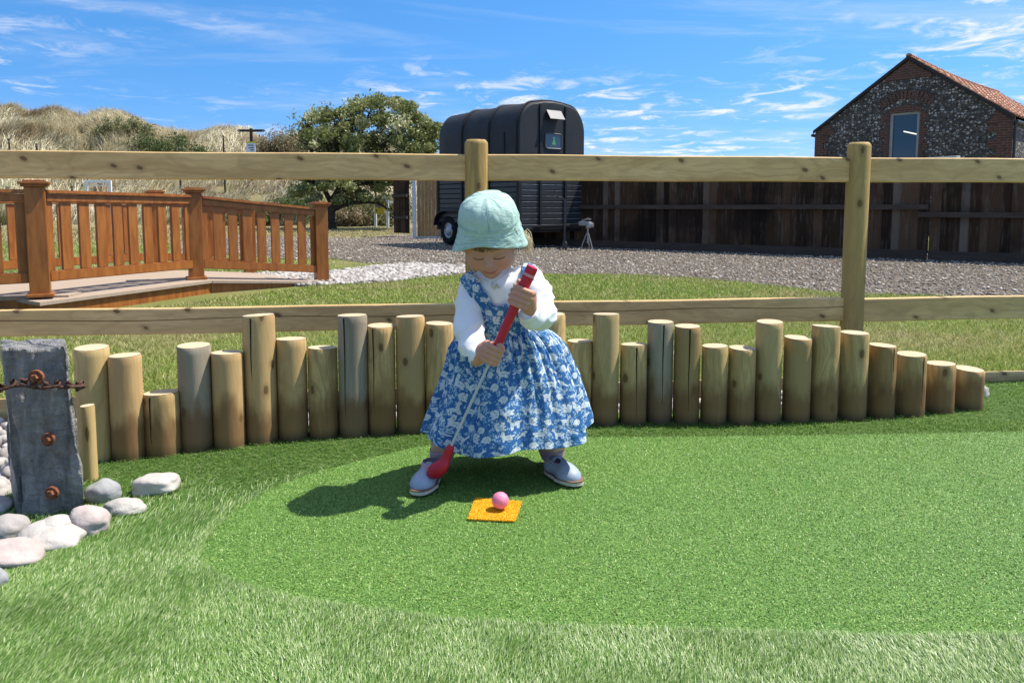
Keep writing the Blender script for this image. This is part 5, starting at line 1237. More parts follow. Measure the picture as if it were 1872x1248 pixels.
col = lay(col, .9*fr_*np.exp(-(Q[:, 0]/.0205)**4)*np.exp(-((Q[:, 2]+.0665)/.0065)**2), (.52, .15, .125))
col = lay(col, .85*fr_*np.exp(-(Q[:, 0]/.0205)**4)*np.exp(-((Q[:, 2]+.0662-.0050*(Q[:, 0]/.019)**2)/.0016)**2), (.16, .04, .035))
col = lay(col, .3*gauss(Q, (0, .084, -.040), (.010, .02, .008)), (.62, .22, .15))
hairm = (Q[:, 2] > .030-.9*np.maximum(0, .03-Q[:, 1])*0+.0) ; sc_ = np.clip((Q[:, 2]-.022)/.006, 0, 1)*(1.0)
back = np.clip((-.005-Q[:, 1])/.008, 0, 1)*np.clip((Q[:, 2]+.055)/.01, 0, 1); col = lay(col, np.maximum(sc_, back), (.16, .09, .045))
# --- torso and limbs (mostly under the clothes)
sL, eL, wL = J(868, 548, 2.03), J(857, 602, 1.975), J(873, 654, 1.905)
sR, eR, wR = J(964, 528, 2.03), J(990, 575, 1.985), J(966, 574, 1.895)
NB = fromhead((0, -.045, -.115)); CH = J(912, 552, 2.05); PV = J(925, 640, 2.10)
hipL, hipR = J(905, 690, 2.11), J(950, 690, 2.12); knL, knR = J(822, 765, 2.08), J(1000, 765, 2.12)
anL, anR = J(803, 848, 2.115), J(1013, 848, 2.15)
def body_sd(P):
    d = sd_cap(P, NB, CH, .034, .042); d = smin(d, sd_cap(P, CH, PV, .045, .060), .02)
    for a, b, c, r in ((sL, eL, wL, 1), (sR, eR, wR, 1)): d = smin(d, chain_sd(P, [CH*.4+a*.6, a, b, c], [.026, .024, .022, .0165], .01), .02)
    for a, b, c in ((hipL, knL, anL), (hipR, knR, anR)): d = smin(d, chain_sd(P, [a, b, b*.45+c*.55, c], [.052, .038, .036, .024], .012), .02)
    return d
V2, F2 = surface_nets(body_sd, (-.30, 1.80, .02), (.22, 2.24, .62), .0045); V2 = relax(V2, F2, 2, .5)
# --- putter line
GT, GB, CB = J(974, 487, 1.862), J(909, 632, 1.880), J(818, 830, 1.925)
GBt = GB
def axis_at(py):
    a, b = (GT, GB) if py < 632 else (GB, CB); y0, y1 = (487, 632) if py < 632 else (632, 830); return a+(b-a)*(py-y0)/(y1-y0)
def hand_sd_maker(center, a, side, wrist, rs, sc=1.0, thumb=1):
    a = a/np.linalg.norm(a); n_ = np.array([0, -1, 0.0])-a*(-a[1]); n_ /= np.linalg.norm(n_); s_ = np.cross(a, n_); s_ = s_ if s_[0] > 0 else -s_; s_ = s_*side
    def W(s, n, t): return center+s_*s*sc+n_*n*sc+a*t*sc
    F_ = []
    for k, (t, L_) in enumerate(((.0225, .95), (.0085, 1.03), (-.0055, 1.0), (-.0185, .88))):
        q = .0072*(1.0, 1.04, 1.0, .9)[k]
        F_.append(([W(.029, -.006, t*.92), W(.021, .0145+.0+rs-.011, t), W(.004, .0165+rs-.009, t+.0005), W(-.0165*L_, .010+(rs-.011)*.6, t-.001), W(-.0205*L_, -.004, t-.0015), W(-.0130*L_, -.0145, t-.002)], [q*1.15, q*1.08, q*1.0, q*.96, q*.90, q*.80]))
    th_ = ([W(.026, -.018, -.006), W(.012, -.0215-(rs-.011), .010), W(-.004, -.0205-(rs-.011), .0235), W(-.016, -.011, .033)], [.0105, .0088, .0078, .0068])
    if thumb == 2: th_ = ([W(.022, -.016, .000), W(.012, -.012-(rs-.011)*.5, .020), W(.000, .004, .034), W(-.014, .014, .0335)], [.0105, .0088, .0078, .0066])
    pal = [W(.028, -.006, .016), W(.028, -.006, -.012), W(.034, -.012, -.020)]
    wr = wrist
    def f(P):
        d = sd_cap(P, pal[0], pal[1], .0105, .0115); d = smin(d, sd_cap(P, W(.029, -.014, .004), wr*.55+W(.032, -.012, -.008)*.45, .0135, .0155), .012)
        d = smin(d, sd_cap(P, W(.031, -.012, -.004), wr, .0150, .0165), .012)
        for p, r in F_:
            e = chain_sd(P, p, r, .0015); d = smin(d, e, .0028)
            # knuckle dimples between the joints
        e = chain_sd(P, th_[0], th_[1], .003); d = smin(d, e, .003); return d
    nails = [(W(-.0205*1.0, -.004, t-.0015)) for t in (.0225, .0085, -.0055, -.0185)]
    return f, W
axU = GT-GB; axL = GB-CB
cU = axis_at(541); cLw = axis_at(650)*.72+axis_at(640)*.28
fU, WU = hand_sd_maker(cU, axU, 1, wR*.35+(J(970, 566, 1.89))*.65, .0150, 1.0)
fL, WL_ = hand_sd_maker(cLw, axU*.35+axL*.65, -1, J(871, 658, 1.90), .0115, .95, 2)
def hand(f, c): V, Fq = surface_nets(f, c-.062, c+.062, .00115); return relax(V, Fq, 1, .4), Fq
V3, F3 = hand(fU, cU+np.array([.012, 0, -.012])); V4, F4 = hand(fL, cLw+np.array([-.012, 0, -.005]))
def skcol(V, N=.0): 
    n = fbm(V[:, 0]*60, V[:, 1]*60, 90, 3, V[:, 2]*60); c = np.tile(SK, (len(V), 1)); return lay(c, .25+.6*n, (.60, .24, .16))
VA = [V1, V2, V3, V4]; FA = [F1, F2, F3, F4]; CA = [col, np.tile(np.array([.60, .36, .27]), (len(V2), 1)), skcol(V3), skcol(V4)]
off = 0; FF = []
for V, Fq in zip(VA, FA): FF.append(Fq+off); off += len(V)
sk = MT('skin', .52, .4); c_ = sk.attr('tone', 'Color'); sk.col(c_); sk.b.inputs['Subsurface Weight'].default_value = .12; sk.b.inputs['Subsurface Radius'].default_value = (.006, .002, .001); sk.bump(sk.noise(sk.coord('Object'), 400, 3), .06, .001)
body = K('body', np.concatenate(VA), np.concatenate(FF), sk.m); attr(body, 'tone', np.concatenate(CA), 'FLOAT_COLOR')
# --- hair
rg = np.random.default_rng(91); mb = MB(); hc_ = []
def strand(pts, r0):
    P_ = [Vector(p) for p in fromhead(pts)]; P_ = smooth_open(P_, 3); n = len(P_); mb.tube([p-kid.location for p in P_], [r0*(1-.75*i/n) for i in range(n)], 4, False)
for i in range(330):            # tufts at temples and round the back, under the brim
    s = -1 if rg.random() < .5 else 1; t = rg.random(); a = math.pi*(.04+.46*t); x = s*math.cos(a-.5*0)*.072; y = .030-.105*t+.006*rg.normal(); x = s*(.0735-.03*max(0, t-.7)); z = .02+.01*rg.normal()
    L_ = .030+.035*t+.012*rg.random(); c = .006*rg.normal(); strand([(x*.98, y, z), (x*1.05, y-.004+c*.3, z-L_*.5), (x*1.02+c, y-.006+c, z-L_)], .0012)
strand([(.0725*math.cos(2*PI*k/24), .080*math.sin(2*PI*k/24)-.005, .024) for k in range(25)], .006)
for i in range(120):            # thin fringe on the forehead
    x = -.030+.075*rg.random(); z = .028; yy = .080*math.sqrt(max(.05, 1-(x/.075)**2)); strand([(x, yy-.001, z), (x-.003, yy+.001, z-.014), (x-.006+.003*rg.normal(), yy-.004, z-.022-.012*rg.random())], .0010)
hm = MT('fine brown hair', .45, .5); hm.col((.15, .08, .035)); mb.build('hair', hm.m, kid, smooth=True)
mb = MB()
for i in range(90):            # loose fair curls behind the ear
    b0 = np.array([.078+.020*rg.random(), -.020-.045*rg.random(), -.010-.03*rg.random()]); ph = rg.random()*6; w_ = .004+.004*rg.random(); L_ = .030+.02*rg.random()
    strand([b0+np.array([w_*math.cos(ph+5*k/5)+.010*k/5, w_*math.sin(ph+5*k/5), -L_*k/5]) for k in range(6)], .0009)
hf = MT('fair blond curls', .4, .5); hf.col((.62, .50, .32)); mb.build('curls', hf.m, kid, smooth=True)
# --- hat
n = 180; rows = []; prof = [(0.0, .118), (.014, .1177), (.030, .1156), (.046, .1105), (.058, .1025), (.0665, .092), (.0715, .082), (.0745, .071), (.0758, .063), (.0765, .0575)]
pf_ = [Vector((a, b, 0)) for a, b in prof]; pf_ = smooth_open(pf_, 3)
V = []; tn = []
hat_rows = [(p.x, p.y, 0) for p in pf_][1:]+[(.0785, .0535, 0.02)]+[(.0772+.0125*t**1.3, .0535-.062*t, t) for t in np.linspace(.08, 1, 18)]
for ri_, (r, z, t) in enumerate(hat_rows):
    for k in range(n):
        a = 2*PI*k/n; ca, sa = math.cos(a), math.sin(a)      # a=90deg is the front
        fr2 = max(0, sa); sd2 = abs(ca)
        ez = z+t*(.033*fr2**2-.022*sd2**2-.012*max(0, -sa)); er = r*(1+t*.03*sd2)
        w1 = mnoise.noise(Vector((ca*3.2, sa*3.2, z*34+5)))*.0022+mnoise.noise(Vector((ca*7, sa*7, z*60)))*.0012
        w1 *= min(1, r/.03)
        if ca < 0 and t > 0: er *= 1+.13*t*t*(-ca)
        seam = -.0010*math.exp(-((((a-1.45+PI) % (2*PI))-PI)/.02)**2)*(1 if t == 0 else 0)
        er += w1+seam+(t*.0030*math.sin(a*5+1.3)); V.append(((er)*ca*1.03, er*sa*1.08-.006, (ez+w1*.6+.004*t*math.sin(a*3+.5))))
R_n = len(hat_rows); Fh = [(i*n+k, (i+1)*n+k, (i+1)*n+(k+1) % n, i*n+(k+1) % n) for i in range(R_n-1) for k in range(n)]
V.append((0, -.006, .1175)); Fh += [(R_n*n, k, (k+1) % n) for k in range(n)]
VW = fromhead(np.array(V))
hb = MT('mint linen', .85, .2); v_ = hb.coord('Object'); wv = hb.noise(v_, 900, 2); cr2 = hb.noise(hb.coord('Object', 0, (1, 1, 2.2)), 55, 5, .6, .8); hb.col(hb.mix(hb.rng(cr2, .3, .7), (.36, .52, .47), (.44, .59, .53))); hb.bump(hb.math('ADD', hb.math('MULTIPLY', cr2, 1.0), hb.math('MULTIPLY', wv, .15)), .55, .006)
hat = K('sun_hat', VW, Fh, hb.m); md_ = hat.modifiers.new('t', 'SOLIDIFY'); md_.thickness = .0022; md_.offset = 0
mb = MB()
def hp(a, r, z): return Vector(fromhead((r*math.cos(a)*1.03, r*math.sin(a)*1.08-.006, z)))-kid.location
for zz, rr, am in ((.0572, .0787, 0), (.0535, .0795, 0)): mb.tube([hp(2*PI*k/120, rr, zz) for k in range(121)], .0009, 5, False)
for q in (1.45, 1.45+2.09, 1.45+4.19): mb.tube([hp(q, p.x+.0012, p.y+.0006) for p in pf_[2:]], .0008, 5, False)
hd = MT('mint seam', .85, .2); hd.col((.29, .45, .405)); mb.build('seam', hd.m, hat, smooth=True)
mb = MB()      # rows of brim stitching
for t in (.3, .5, .7, .9):
    pts = []
    for k in range(121):
        a = 2*PI*k/120; ca, sa = math.cos(a), math.sin(a); r = .0772+.0125*t**1.3; er = r*(1+t*.03*abs(ca)); er *= (1+.13*t*t*(-ca)) if ca < 0 else 1; er += .0018+t*.0030*math.sin(a*5+1.3)
        pts.append(hp(a, er, .0535-.062*t+t*(.033*max(0, sa)**2-.022*ca*ca-.012*max(0, -sa))+.004*t*math.sin(a*3+.5)))
    mb.tube(pts, .0006, 4, False)
mb.build('stitching', hd.m, hat, smooth=True)
mb = MB(); cs = MT('cream chin strap', .8, .2); cs.col((.55, .50, .40))
def HV(p): return Vector(fromhead(p))-kid.location
for s in (-1, 1): mb.tube(smooth_open([HV((s*.066, .012, .0)), HV((s*.066, .030, -.045)), HV((s*.040, .058, -.082)), HV((s*.006, .070, -.098))], 5), .0011, 5)
mb.tube([HV((.004, .072, -.098)), HV((.002, .078, -.106)), HV((.010, .080, -.114))], [.004, .0035, .003], 7); mb.tube([HV((-.030, .064, -.092)), HV((-.034, .066, -.100))], [.003, .0035], 6)
mb.tube([HV((.012, .074, -.104)), HV((.022, .078, -.112))], [.0035, .0045], 7); mb.build('chin_strap', cs.m, hat, smooth=True)
# --- white long sleeved top
def shirt_sd(P):
    d = sd_cap(P, J(906, 540, 2.045), J(916, 606, 2.075), .066, .076)
    d = smin(d, sd_cap(P, J(868, 530, 2.035), J(960, 515, 2.035), .042, .044), .03)
    d = smin(d, sd_ell(P, J(905, 520, 2.03), (.060, .052, .045)), .025)
    d = smin(d, chain_sd(P, [J(866, 532, 2.03), J(856, 560, 2.01), eL, J(863, 632, 1.935), J(874, 650, 1.908)], [.036, .036, .040, .034, .0250], .012), .014)
    d = smin(d, chain_sd(P, [J(968, 512, 2.03), J(984, 540, 2.005), J(988, 574, 1.975), J(972, 578, 1.915), J(966, 574, 1.898)], [.038, .040, .042, .031, .025], .012), .014)
    return d
lo_ = (-.22, 1.84, .38); V5, F5 = surface_nets(shirt_sd, lo_, (.17, 2.16, .64), .0026); V5 = relax(V5, F5, 1, .5); N5 = vnormals(V5, F5)
q = V5; fold = 1.5*vnoise(q[:, 0]*20+q[:, 2]*12, q[:, 1]*16, 95, q[:, 2]*34-q[:, 0]*20); fold2 = fbm(q[:, 0]*60, q[:, 1]*50, 97, 2, q[:, 2]*75)
wgt = np.clip(.35+np.linalg.norm(q-J(906, 540, 2.0), axis=1)*7, .3, 1.4); V5 = V5+N5*(.0050*(.5-np.abs(fold)*.8)-.001)[:, None]*wgt[:, None]
# neck opening
cn = fromhead((0, -.028, -.098)); ax_ = (fromhead((0, -.02, -.05))-NB); ax_ /= np.linalg.norm(ax_); rel = V5-cn; al = rel @ ax_; rad = np.linalg.norm(rel-al[:, None]*ax_, axis=1)
V5c, F5c, us = cull(V5, F5, ~((rad < .043) & (al > -.045)))
wm = MT('white cotton jersey', .85, .2); wm.col((.78, .78, .80)); wm.bump(wm.noise(wm.coord('Object'), 260, 3), .15, .002)
top_ = K('white_top', V5c, F5c, wm.m)
mb = MB(); e1 = np.cross(ax_, (0, 1, 0.0)); e1 /= np.linalg.norm(e1); e2 = np.cross(ax_, e1); pts = []
for k in range(49):
    a = 2*PI*k/48; c = cn+(e1*math.cos(a)*.046+e2*math.sin(a)*.046); dd_ = float(shirt_sd((c+ax_*0)[None].astype(np.float32))[0]); 
    # slide the point along the neck axis until it sits on the shirt
    s_ = 0
    for _ in range(40):
        dv = float(shirt_sd((c+ax_*s_)[None].astype(np.float32))[0]); s_ -= dv*.8
    s_ = max(-.05, min(.03, s_)); pts.append(Vector(c+ax_*s_)-kid.location)
mb.tube(pts, .0048, 8, False); mb.build('neckband', wm.m, top_, smooth=True)
def cuff(c, d, r, name='cuff'):
    d = Vector(d).normalized(); s = d.cross(Vector((0, 0, 1))).normalized(); u = s.cross(d); m2 = MB()
    rings = []
    for h, q in ((-.012, 1.0), (-.004, 1.06), (.006, 1.02), (.010, .94), (.009, .82), (.002, .78)): rings.append([tuple(Vector(c)+d*h+(s*math.cos(2*PI*k/32)+u*math.sin(2*PI*k/32))*r*q*(1+.03*math.sin(5*k))-kid.location) for k in range(32)])
    V = [v for r_ in rings for v in r_]; Fc = [(i*32+k, i*32+(k+1) % 32, (i+1)*32+(k+1) % 32, (i+1)*32+k) for i in range(5) for k in range(32)]; o = obj(name, V, Fc, wm.m, top_, None, True)
cuff(J(875, 651, 1.905), J(884, 653, 1.897)-J(866, 637, 1.93), .0255); cuff(J(966, 572, 1.896), J(963, 560, 1.885)-J(975, 579, 1.925), .026)
# --- dress fabric pattern, drawn in metres
PW, PH, PR = 1.5, .62, 1000.0
img = np.zeros((int(PH*PR), int(PW*PR)), np.uint8); yy_, xx_ = np.mgrid[0:img.shape[0], 0:img.shape[1]]
def stamp(cx, cy, els, sc, rot, flip, v):
    c, s = math.cos(rot), math.sin(rot)
    for (ex, ey, ra, rb, an) in els:
        ex *= flip; an2 = (an*flip)+math.degrees(0); X = cx+(ex*c-ey*s)*sc; Y = cy+(ex*s+ey*c)*sc; A = R(an2)+rot; ra_, rb_ = ra*sc, rb*sc; m = max(ra_, rb_)
        x0, x1, y0, y1 = int(max(0, X-m-1)), int(min(img.shape[1], X+m+2)), int(max(0, Y-m-1)), int(min(img.shape[0], Y+m+2))
        if x1 <= x0 or y1 <= y0: continue
        dx = xx_[y0:y1, x0:x1]-X; dy = yy_[y0:y1, x0:x1]-Y; u = (dx*math.cos(A)+dy*math.sin(A))/ra_; w2 = (-dx*math.sin(A)+dy*math.cos(A))/rb_; img[y0:y1, x0:x1][(u*u+w2*w2) < 1] = v
hare = [(0, 0, 15, 8.5, 0), (14, 8, 6.5, 5.5, 20), (11, 18, 2.2, 8, -15), (16, 19, 2.2, 8, -5), (-10, -8, 6, 3.5, 20), (9, -9, 2.4, 7, 0), (-16, 2, 4, 4, 0)]
deer = [(0, 0, 14, 6.5, 0), (13, 9, 3, 8, -25), (17, 16, 5.5, 3.5, -10), (-10, -11, 1.9, 8, 5), (-5, -11, 1.9, 8, -5), (7, -11, 1.9, 8, 5), (11, -11, 1.9, 8, -6), (-15, 3, 3, 2, 0), (13, 22, 1.2, 4, 20), (19, 22, 1.2, 4, -20)]
sqr = [(0, 0, 7, 10, 0), (5, 12, 5.5, 5, 0), (-10, 3, 4.5, 13, 15), (-7, 14, 5, 5, 0), (6, -8, 6, 2.5, 0), (7, 2, 5, 2, 20), (3, 17, 1.5, 3, 0)]
bird = [(0, 0, 9, 5.5, 15), (9, 5, 4, 3.8, 0), (-12, -4, 9, 2.6, 20), (13, 5, 2.5, 1, 0), (-1, 1, 7, 3, 40), (2, -7, 1, 4, 0)]
hog = [(0, 0, 12, 11, 0), (11, -3, 5, 4, 0), (-4, -10, 2, 4, 0), (5, -10, 2, 4, 0)]
rg = np.random.default_rng(14)
leaf = [(0, 0, 4.2, 1.5, 0), (-4, 3, 3, 1.2, 60), (-4, -3, 3, 1.2, -60), (4, 3, 2.6, 1.1, 120)]
for k in range(7200): x, y = rg.random()*PW*PR, rg.random()*PH*PR; img[int(y):int(y)+2, int(x):int(x)+2] = 1
for k in range(4400): stamp(rg.random()*PW*PR, rg.random()*PH*PR, leaf if rg.random() < .55 else [(0, 0, 2.1, 1.9, 0), (2.6, 1, 1.5, 1.5, 0)], 1.0+.5*rg.random(), rg.random()*6.3, 1, 1 if rg.random() < .8 else 3)
k = 0
for iy in range(14):
    for ix in range(31):
        x = (ix+.5*(iy % 2))*50+rg.normal()*5; y = iy*46+20+rg.normal()*4; m_ = [hare, deer, sqr, bird, hog][rg.integers(5)]; ang = rg.normal()*.25; fl = 1 if rg.random() < .5 else -1; sc = .95+.25*rg.random()
        stamp(x, y, [(a, b, c+2.2, d+2.2, e) for a, b, c, d, e in m_], sc, ang, fl, 0); stamp(x, y, m_, sc, ang, fl, 2)
        if m_ is not hog: stamp(x, y, [(-7, 1, .9, 3.5, 30), (-2, -1, .9, 3.5, 30), (3, 1, .9, 3.2, 30)], sc, ang, fl, 3)
        if m_ is hog: stamp(x, y, [(-5+4*(q % 4), -3+5*(q//4), .8, 1.6, 20) for q in range(10)], sc, ang, fl, 3)
PAL = np.array([(.034, .135, .34), (.40, .55, .64), (.60, .66, .66), (.08, .24, .40)])
def pat(u, v): a = np.clip(((u % PW)*PR).astype(int), 0, img.shape[1]-1); b = np.clip(((v % PH)*PR).astype(int), 0, img.shape[0]-1); return PAL[img[b, a]]
dm = MT('blue animal print cotton', .8, .25); c_ = dm.attr('print', 'Color'); dm.col(c_); dm.bump(dm.noise(dm.coord('Object'), 70, 4, .6), .25, .004); dm.translucent(.10, c_)
# --- skirt
tz = [(592, 0.072, 928), (600, .098, 928), (608, .124, 927), (620, .144, 927), (640, .163, 929), (665, .174, 931), (700, .190, 933), (735, .204, 932), (770, .220, 930), (800, .233, 928), (818, .238, 927)]
ty = np.array([t[0] for t in tz]); trx = np.array([t[1] for t in tz]); tcx = np.array([t[2] for t in tz])
nT, nZ = 1100, 300; pyv = np.linspace(592, 818, nZ); zv = H-(pyv-YH)/648.0+.030*np.linspace(0, 1, nZ)**2; rxv = np.interp(pyv, ty, trx); cxv = (np.interp(pyv, ty, tcx)-936)/648.0
th_ = np.linspace(0, 2*PI, nT, endpoint=False); TT, ZI = np.meshgrid(th_, np.arange(nZ)); t01 = ZI/(nZ-1)
pn_ = fbm(np.cos(TT)*2.2+5, np.sin(TT)*2.2+5, 33, 3); ph = TT+.35*pn_
gath = np.abs(np.sin(ph*15+1.0*vnoise(np.cos(TT)*5, np.sin(TT)*5, 3)))**.7-.6; broad = np.sin(ph*7+.6)*.6+np.sin(ph*11+2.1)*.4; broad = np.sign(broad)*np.abs(broad)**.8
amp_g = .012*np.exp(-((t01-.12)/.26)**2)+.0022*(1-t01); amp_b = .025*np.clip(t01*1.5, 0, 1)**1.2*(1-.25*t01)
rX = rxv[ZI]+gath*amp_g*1.2+broad*amp_b; rY = rxv[ZI]*.60+.018+gath*amp_g+broad*amp_b*1.15
rY = np.where(np.sin(TT) < 0, rY*(1+.10*t01), rY)
X = cxv[ZI]+rX*np.cos(TT); Y_ = 2.085-.01*t01+rY*np.sin(TT); Zz = zv[ZI]+t01*(.010*np.sin(TT*4+1)+.003*broad-.004)+.028*t01**2*np.clip(np.cos(TT), 0, 1)+.019*t01**3*np.exp(-((np.cos(TT)+.80)/.16)**2)*(np.sin(TT) < 0)-.004*t01
fine = fbm(X*26, Y_*26, 44, 3, Zz*26); X = X+fine*.004*np.cos(TT); Y_ = Y_+fine*.005*np.sin(TT)
VS = np.stack([X, Y_, Zz], -1).reshape(-1, 3); i_, j_ = np.meshgrid(np.arange(nZ-1), np.arange(nT), indexing='ij'); a = (i_*nT+j_).ravel(); b = (i_*nT+(j_+1) % nT).ravel(); FS = np.stack([a, b, b+nT, a+nT], 1)[:, ::-1]
us_ = ((TT/(2*PI))*1.5).ravel(); vs_ = ((1-t01)*.43+.01).ravel(); CS = pat(us_, vs_)
sk_ = K('dress', VS, FS, dm.m); attr(sk_, 'print', CS, 'FLOAT_COLOR'); sm_ = sk_.modifiers.new('t', 'SOLIDIFY'); sm_.thickness = .0016; sm_.offset = -1
# --- bodice and straps from the shirt's own form, a few mm outside it
def torso_sd(P):
    d = sd_cap(P, J(906, 540, 2.045), J(916, 606, 2.075), .066, .076); d = smin(d, sd_cap(P, J(868, 530, 2.035), J(960, 515, 2.035), .042, .044), .03)
    d = smin(d, sd_ell(P, J(905, 520, 2.03), (.060, .052, .045)), .025); return d-.0075
V6, F6 = surface_nets(torso_sd, (-.20, 1.90, .38), (.15, 2.20, .65), .0020); V6 = relax(V6, F6, 1, .5)
pxx = CX+F*V6[:, 0]/V6[:, 1]; pyy = YH+(H-V6[:, 2])/V6[:, 1]*F      # torso chart, measured as seen from the front
front = V6[:, 1] < 2.055; jag = fbm(V6[:, 0]*90, V6[:, 2]*90, 12, 2)*5
bib = (pyy > 558+.10*(pxx-900)*0+jag*.4+2.5*np.sin(pxx*.25)) & (pxx > 866+.12*(pyy-560)-jag*.2) & (pxx < 984)
strapL = (np.abs((pxx-(852+(pyy-505)*.62))) < 17+jag*.5) & (pyy < 585)
strapR = (np.abs((pxx-(969-(pyy-470)*.10))) < 12.5+jag*.4) & (pyy < 600)
keep_ = ((bib | strapL | strapR) & (V6[:, 1] < 2.075)) | ((V6[:, 1] >= 2.075) & ((pyy > 545) | (np.abs(V6[:, 0]+.09) < .018) | (np.abs(V6[:, 0]-.035) < .018)))
V6c, F6c, us = cull(V6, F6, keep_ & (pyy < 625)); N6 = vnormals(V6c, F6c); V6c = V6c+N6*(fbm(V6c[:, 0]*40, V6c[:, 1]*40, 8, 3, V6c[:, 2]*40)*.004)[:, None]
bo_ = K('bodice', V6c, F6c, dm.m); attr(bo_, 'print', pat(V6c[:, 0]*1.5+.5+.3*V6c[:, 1], V6c[:, 2]*1.5), 'FLOAT_COLOR'); bo_.parent = kid
sm_ = bo_.modifiers.new('t', 'SOLIDIFY'); sm_.thickness = .003; sm_.offset = -.5
# --- socks and shoes
SHM = MT('pale blue leather', .48, .45); v_ = SHM.coord('Object'); SHM.col(SHM.mix(SHM.noise(v_, 30, 4), (.26, .31, .39), (.34, .40, .48))); SHM.bump(SHM.noise(v_, 160, 4), .15, .001)
SOLE = plain('cream crepe sole', (.60, .52, .42), .85, .2, scale=150, bump=.3); WELT = plain('brown welt', (.20, .11, .07), .7, .3); SOCK = MT('striped lilac sock', .9, .1); 
v_ = SOCK.coord('Object'); zc_ = SOCK.sep(v_)[2]; SOCK.col(SOCK.mix(SOCK.rng(zc_, .052, .058), (.46, .30, .36), SOCK.mix(SOCK.rng(zc_, .068, .073), (.27, .30, .44), (.50, .33, .40)))); SOCK.bump(SOCK.math('SINE', SOCK.math('MULTIPLY', zc_, 1500)), .3, .002)
def shoe(heel, toe, ank, aj, z0=.012):
    heel = np.array(heel); toe = np.array(toe); d = (toe-heel); d[2] = 0; L_ = np.linalg.norm(d); d /= L_; s_ = np.array([d[1], -d[0], 0]); LEN = .146; o_ = np.array([toe[0], toe[1], z0])-d*LEN
    def W(V): V = np.asarray(V); return o_+V[:, 0:1]*s_+V[:, 1:2]*d+V[:, 2:3]*np.array([0, 0, 1.0])
    def hw(y): t = y/LEN; return .0265+.0075*math.sin(max(0, min(1, (t-.15)/.85))*PI*.9) 
    def upper(P, g=0.0):
        d_ = sd_ell(P, (0, .098, .014), (.0335, .040, .029)); d_ = smin(d_, sd_ell(P, (0, .030, .020), (.0275, .031, .036)), .02); d_ = smin(d_, sd_cap(P, (0, .035, .030), (0, .085, .022), .026, .026), .012)
        return smax(d_-g, .010-P[..., 2], .003)
    V, Fq = surface_nets(lambda P: upper(P), (-.045, -.012, .004), (.045, .15, .075), .0014); V = relax(V, Fq, 1, .5)
    x, y, z = V.T; hole = (z > .036) & (y < .030+0*x) & (y > .000) & (np.hypot(x/.019, (y-.022)/.021) < 1) | ((z > .047) & (y < .052))
    for s in (-1, 1): hole |= (np.hypot((x-s*.0125)/.0085, (y-.063)/.012) < 1) & (z > .02)
    V, Fq, _ = cull(V, Fq, ~hole); g = K('shoe', W(V), Fq, SHM.m); md = g.modifiers.new('t', 'SOLIDIFY'); md.thickness = .0016; md.offset = -1
    out = []
    for k in range(64):
        a = 2*PI*k/64; ca, sa = math.cos(a), math.sin(a); yc = LEN/2+sa*LEN/2*(1.0); w = (.0355 if sa > 0 else .030)*(abs(ca)**.75)*(1 if ca > 0 else -1); out.append((w-.002*math.sin(a), yc))
    def slabz(name, z0_, z1_, gr, mat):
        P = [(p[0]*(1+gr), LEN/2+(p[1]-LEN/2)*(1+gr*.5)) for p in out]; m = MB(); m.prism(P, z0_, z1_); V = W(np.array(m.V)); K(name, V, m.F, mat, False, None).parent = g
        ob = g.children[-1] if g.children else None
    slabz('sole', 0, .0095, .03, SOLE); slabz('welt', .0095, .0125, .055, WELT)
    # strap over the instep, centre bar seam, buckle
    m = MB(); pts = []
    for k in range(13):
        t = -1+2*k/12; x = t*.0285; z = .0545-.024*t*t; pts.append(tuple(W(np.array([(x, .046, z)]))[0]-np.array(kid.location)))
    rr = []; V = []
    for p in pts: V += [(p[0]-d[0]*.0065, p[1]-d[1]*.0065, p[2]+.001), (p[0]+d[0]*.0065, p[1]+d[1]*.0065, p[2]-.001)]
    so_ = obj('strap', V, [(2*i, 2*i+1, 2*i+3, 2*i+2) for i in range(12)], SHM.m, g, None, True); md = so_.modifiers.new('t', 'SOLIDIFY'); md.thickness = .0022; md.offset = 0
    m = MB(); c = W(np.array([(.026, .046, .036)]))[0]-np.array(kid.location); m.tube([tuple(c+s_*.0+d*a+np.array([0, 0, b])) for a, b in ((-.006, -.005), (.006, -.005), (.006, .005), (-.006, .005), (-.006, -.005))], .0010, 6); m.build('buckle', plain('silver buckle', (.5, .5, .5), .3, .5, .9), g)
    # sock: foot part inside, cuff up the ankle
    an = np.array(ank)-o_; al = np.array([an @ s_, an @ d, an[2]])
    ajw = np.array(aj)-o_; ajl = (ajw @ s_, ajw @ d, ajw[2])
    def sock(P): return smin(sd_cap(P, ajl, tuple(al), .0285, .0395), smin(sd_cap(P, (0, .03, .034), (0, .085, .0265), .0235, .022), sd_cap(P, (0, .03, .03), (0, .03, .045), .026, .028), .01), .012)
    V, Fq = surface_nets(sock, (-.09, -.08, .012), (.09, .12, .13), .002); V = relax(V, Fq, 1, .5); x, y, z = V.T; k_ = (z < al[2]+.002)
    N_ = vnormals(V, Fq); V = V+N_*(.0016*np.sin(z*420+x*30))[:, None]*(z > .05)[:, None]; V, Fq, _ = cull(V, Fq, k_); so = K('sock', W(V), Fq, SOCK.m)
    return g
shoe(gnd(806, 860, .012), gnd(760, 905, .012), anL*.66+knL*.34, anL); shoe(gnd(1000, 858, .012), gnd(1058, 888, .012), anR*.66+knR*.34, anR)
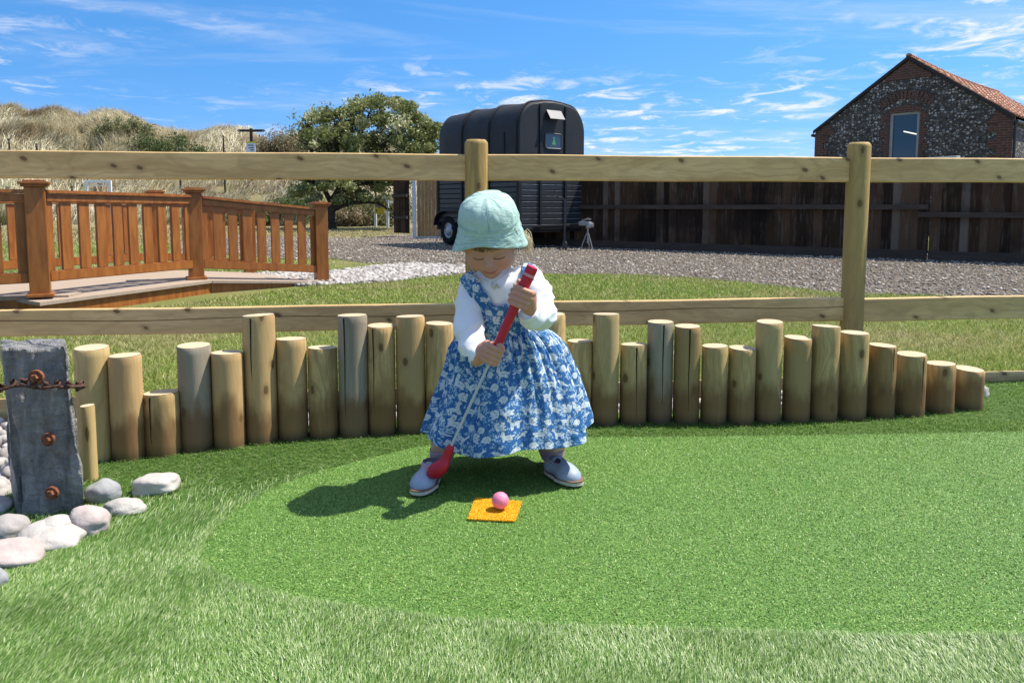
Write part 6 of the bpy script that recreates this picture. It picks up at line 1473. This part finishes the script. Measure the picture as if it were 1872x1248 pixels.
# ================================================================ PUTTER
pt = thing('putter', Vector(CB), 'red gripped mini golf putter with steel shaft held by the toddler', 'golf putter')
def PL(p): return tuple(Vector(p)-pt.location)
RED = MT('red rubber and plastic', .42, .45); v_ = RED.coord('Object'); RED.col(RED.mix(RED.noise(v_, 60, 4), (.42, .006, .022), (.55, .012, .035))); RED.bump(RED.noise(v_, 350, 2), .15, .001)
u = (GT-GB)/np.linalg.norm(GT-GB)
mb = MB(); Ls = np.linalg.norm(GT-GB)
prf = [(.0118, 0), (.0120, .05), (.0128, .11), (.0140, .17), (.0150, Ls-.016), (.0153, Ls-.004), (.0145, Ls-.0008), (.0110, Ls), (.0001, Ls)]
T = Matrix.Translation(Vector(PL(GB))) @ Vector(u).to_track_quat('Z', 'Y').to_matrix().to_4x4(); mb.lathe(prf, 32, T); gr = mb.build('grip', RED.m, pt, smooth='auto')
mb = MB()
for h in (.006, .010): mb.lathe([(.01525, Ls-.016-h), (.0156, Ls-.0153-h), (.01525, Ls-.0146-h)], 32, T, False)
mb.build('white_rings', plain('white line', (.75, .7, .7), .5), gr)
mb = MB(); mb.tube([PL(GB+u*.01), PL(CB)], .0037, 14); mb.build('shaft', plain('polished steel', (.50, .52, .56), .32, .5, .15, var=.03), pt, smooth='auto')
c1, c2 = J(823, 819, 1.923), J(809, 851, 1.930)
def club_sd(P):
    d = sd_cap(P, c1, c2, .0112, .0125); k = J(800, 858, 1.925)
    e = sd_ell((P-k.astype(np.float32)) @ ROT, (0, 0, 0), (.036, .021, .017)); return smin(d, e, .008)
ang = R(38); ax1 = np.array([math.cos(ang), -.25, math.sin(ang)]); ax1 /= np.linalg.norm(ax1); ax2 = np.cross(ax1, (0, 1, 0.0)); ax2 /= np.linalg.norm(ax2); ROT = np.stack([ax1, np.cross(ax2, ax1), ax2], 1).astype(np.float32)
ROT = ROT[:, [0, 2, 1]]
V, Fq = surface_nets(club_sd, c2-.07, c2+.06, .0016); V = relax(V, Fq, 2, .5); top_cut = None
co = obj('club_head', V-np.array(pt.location), Fq, RED.m, pt, None, True)
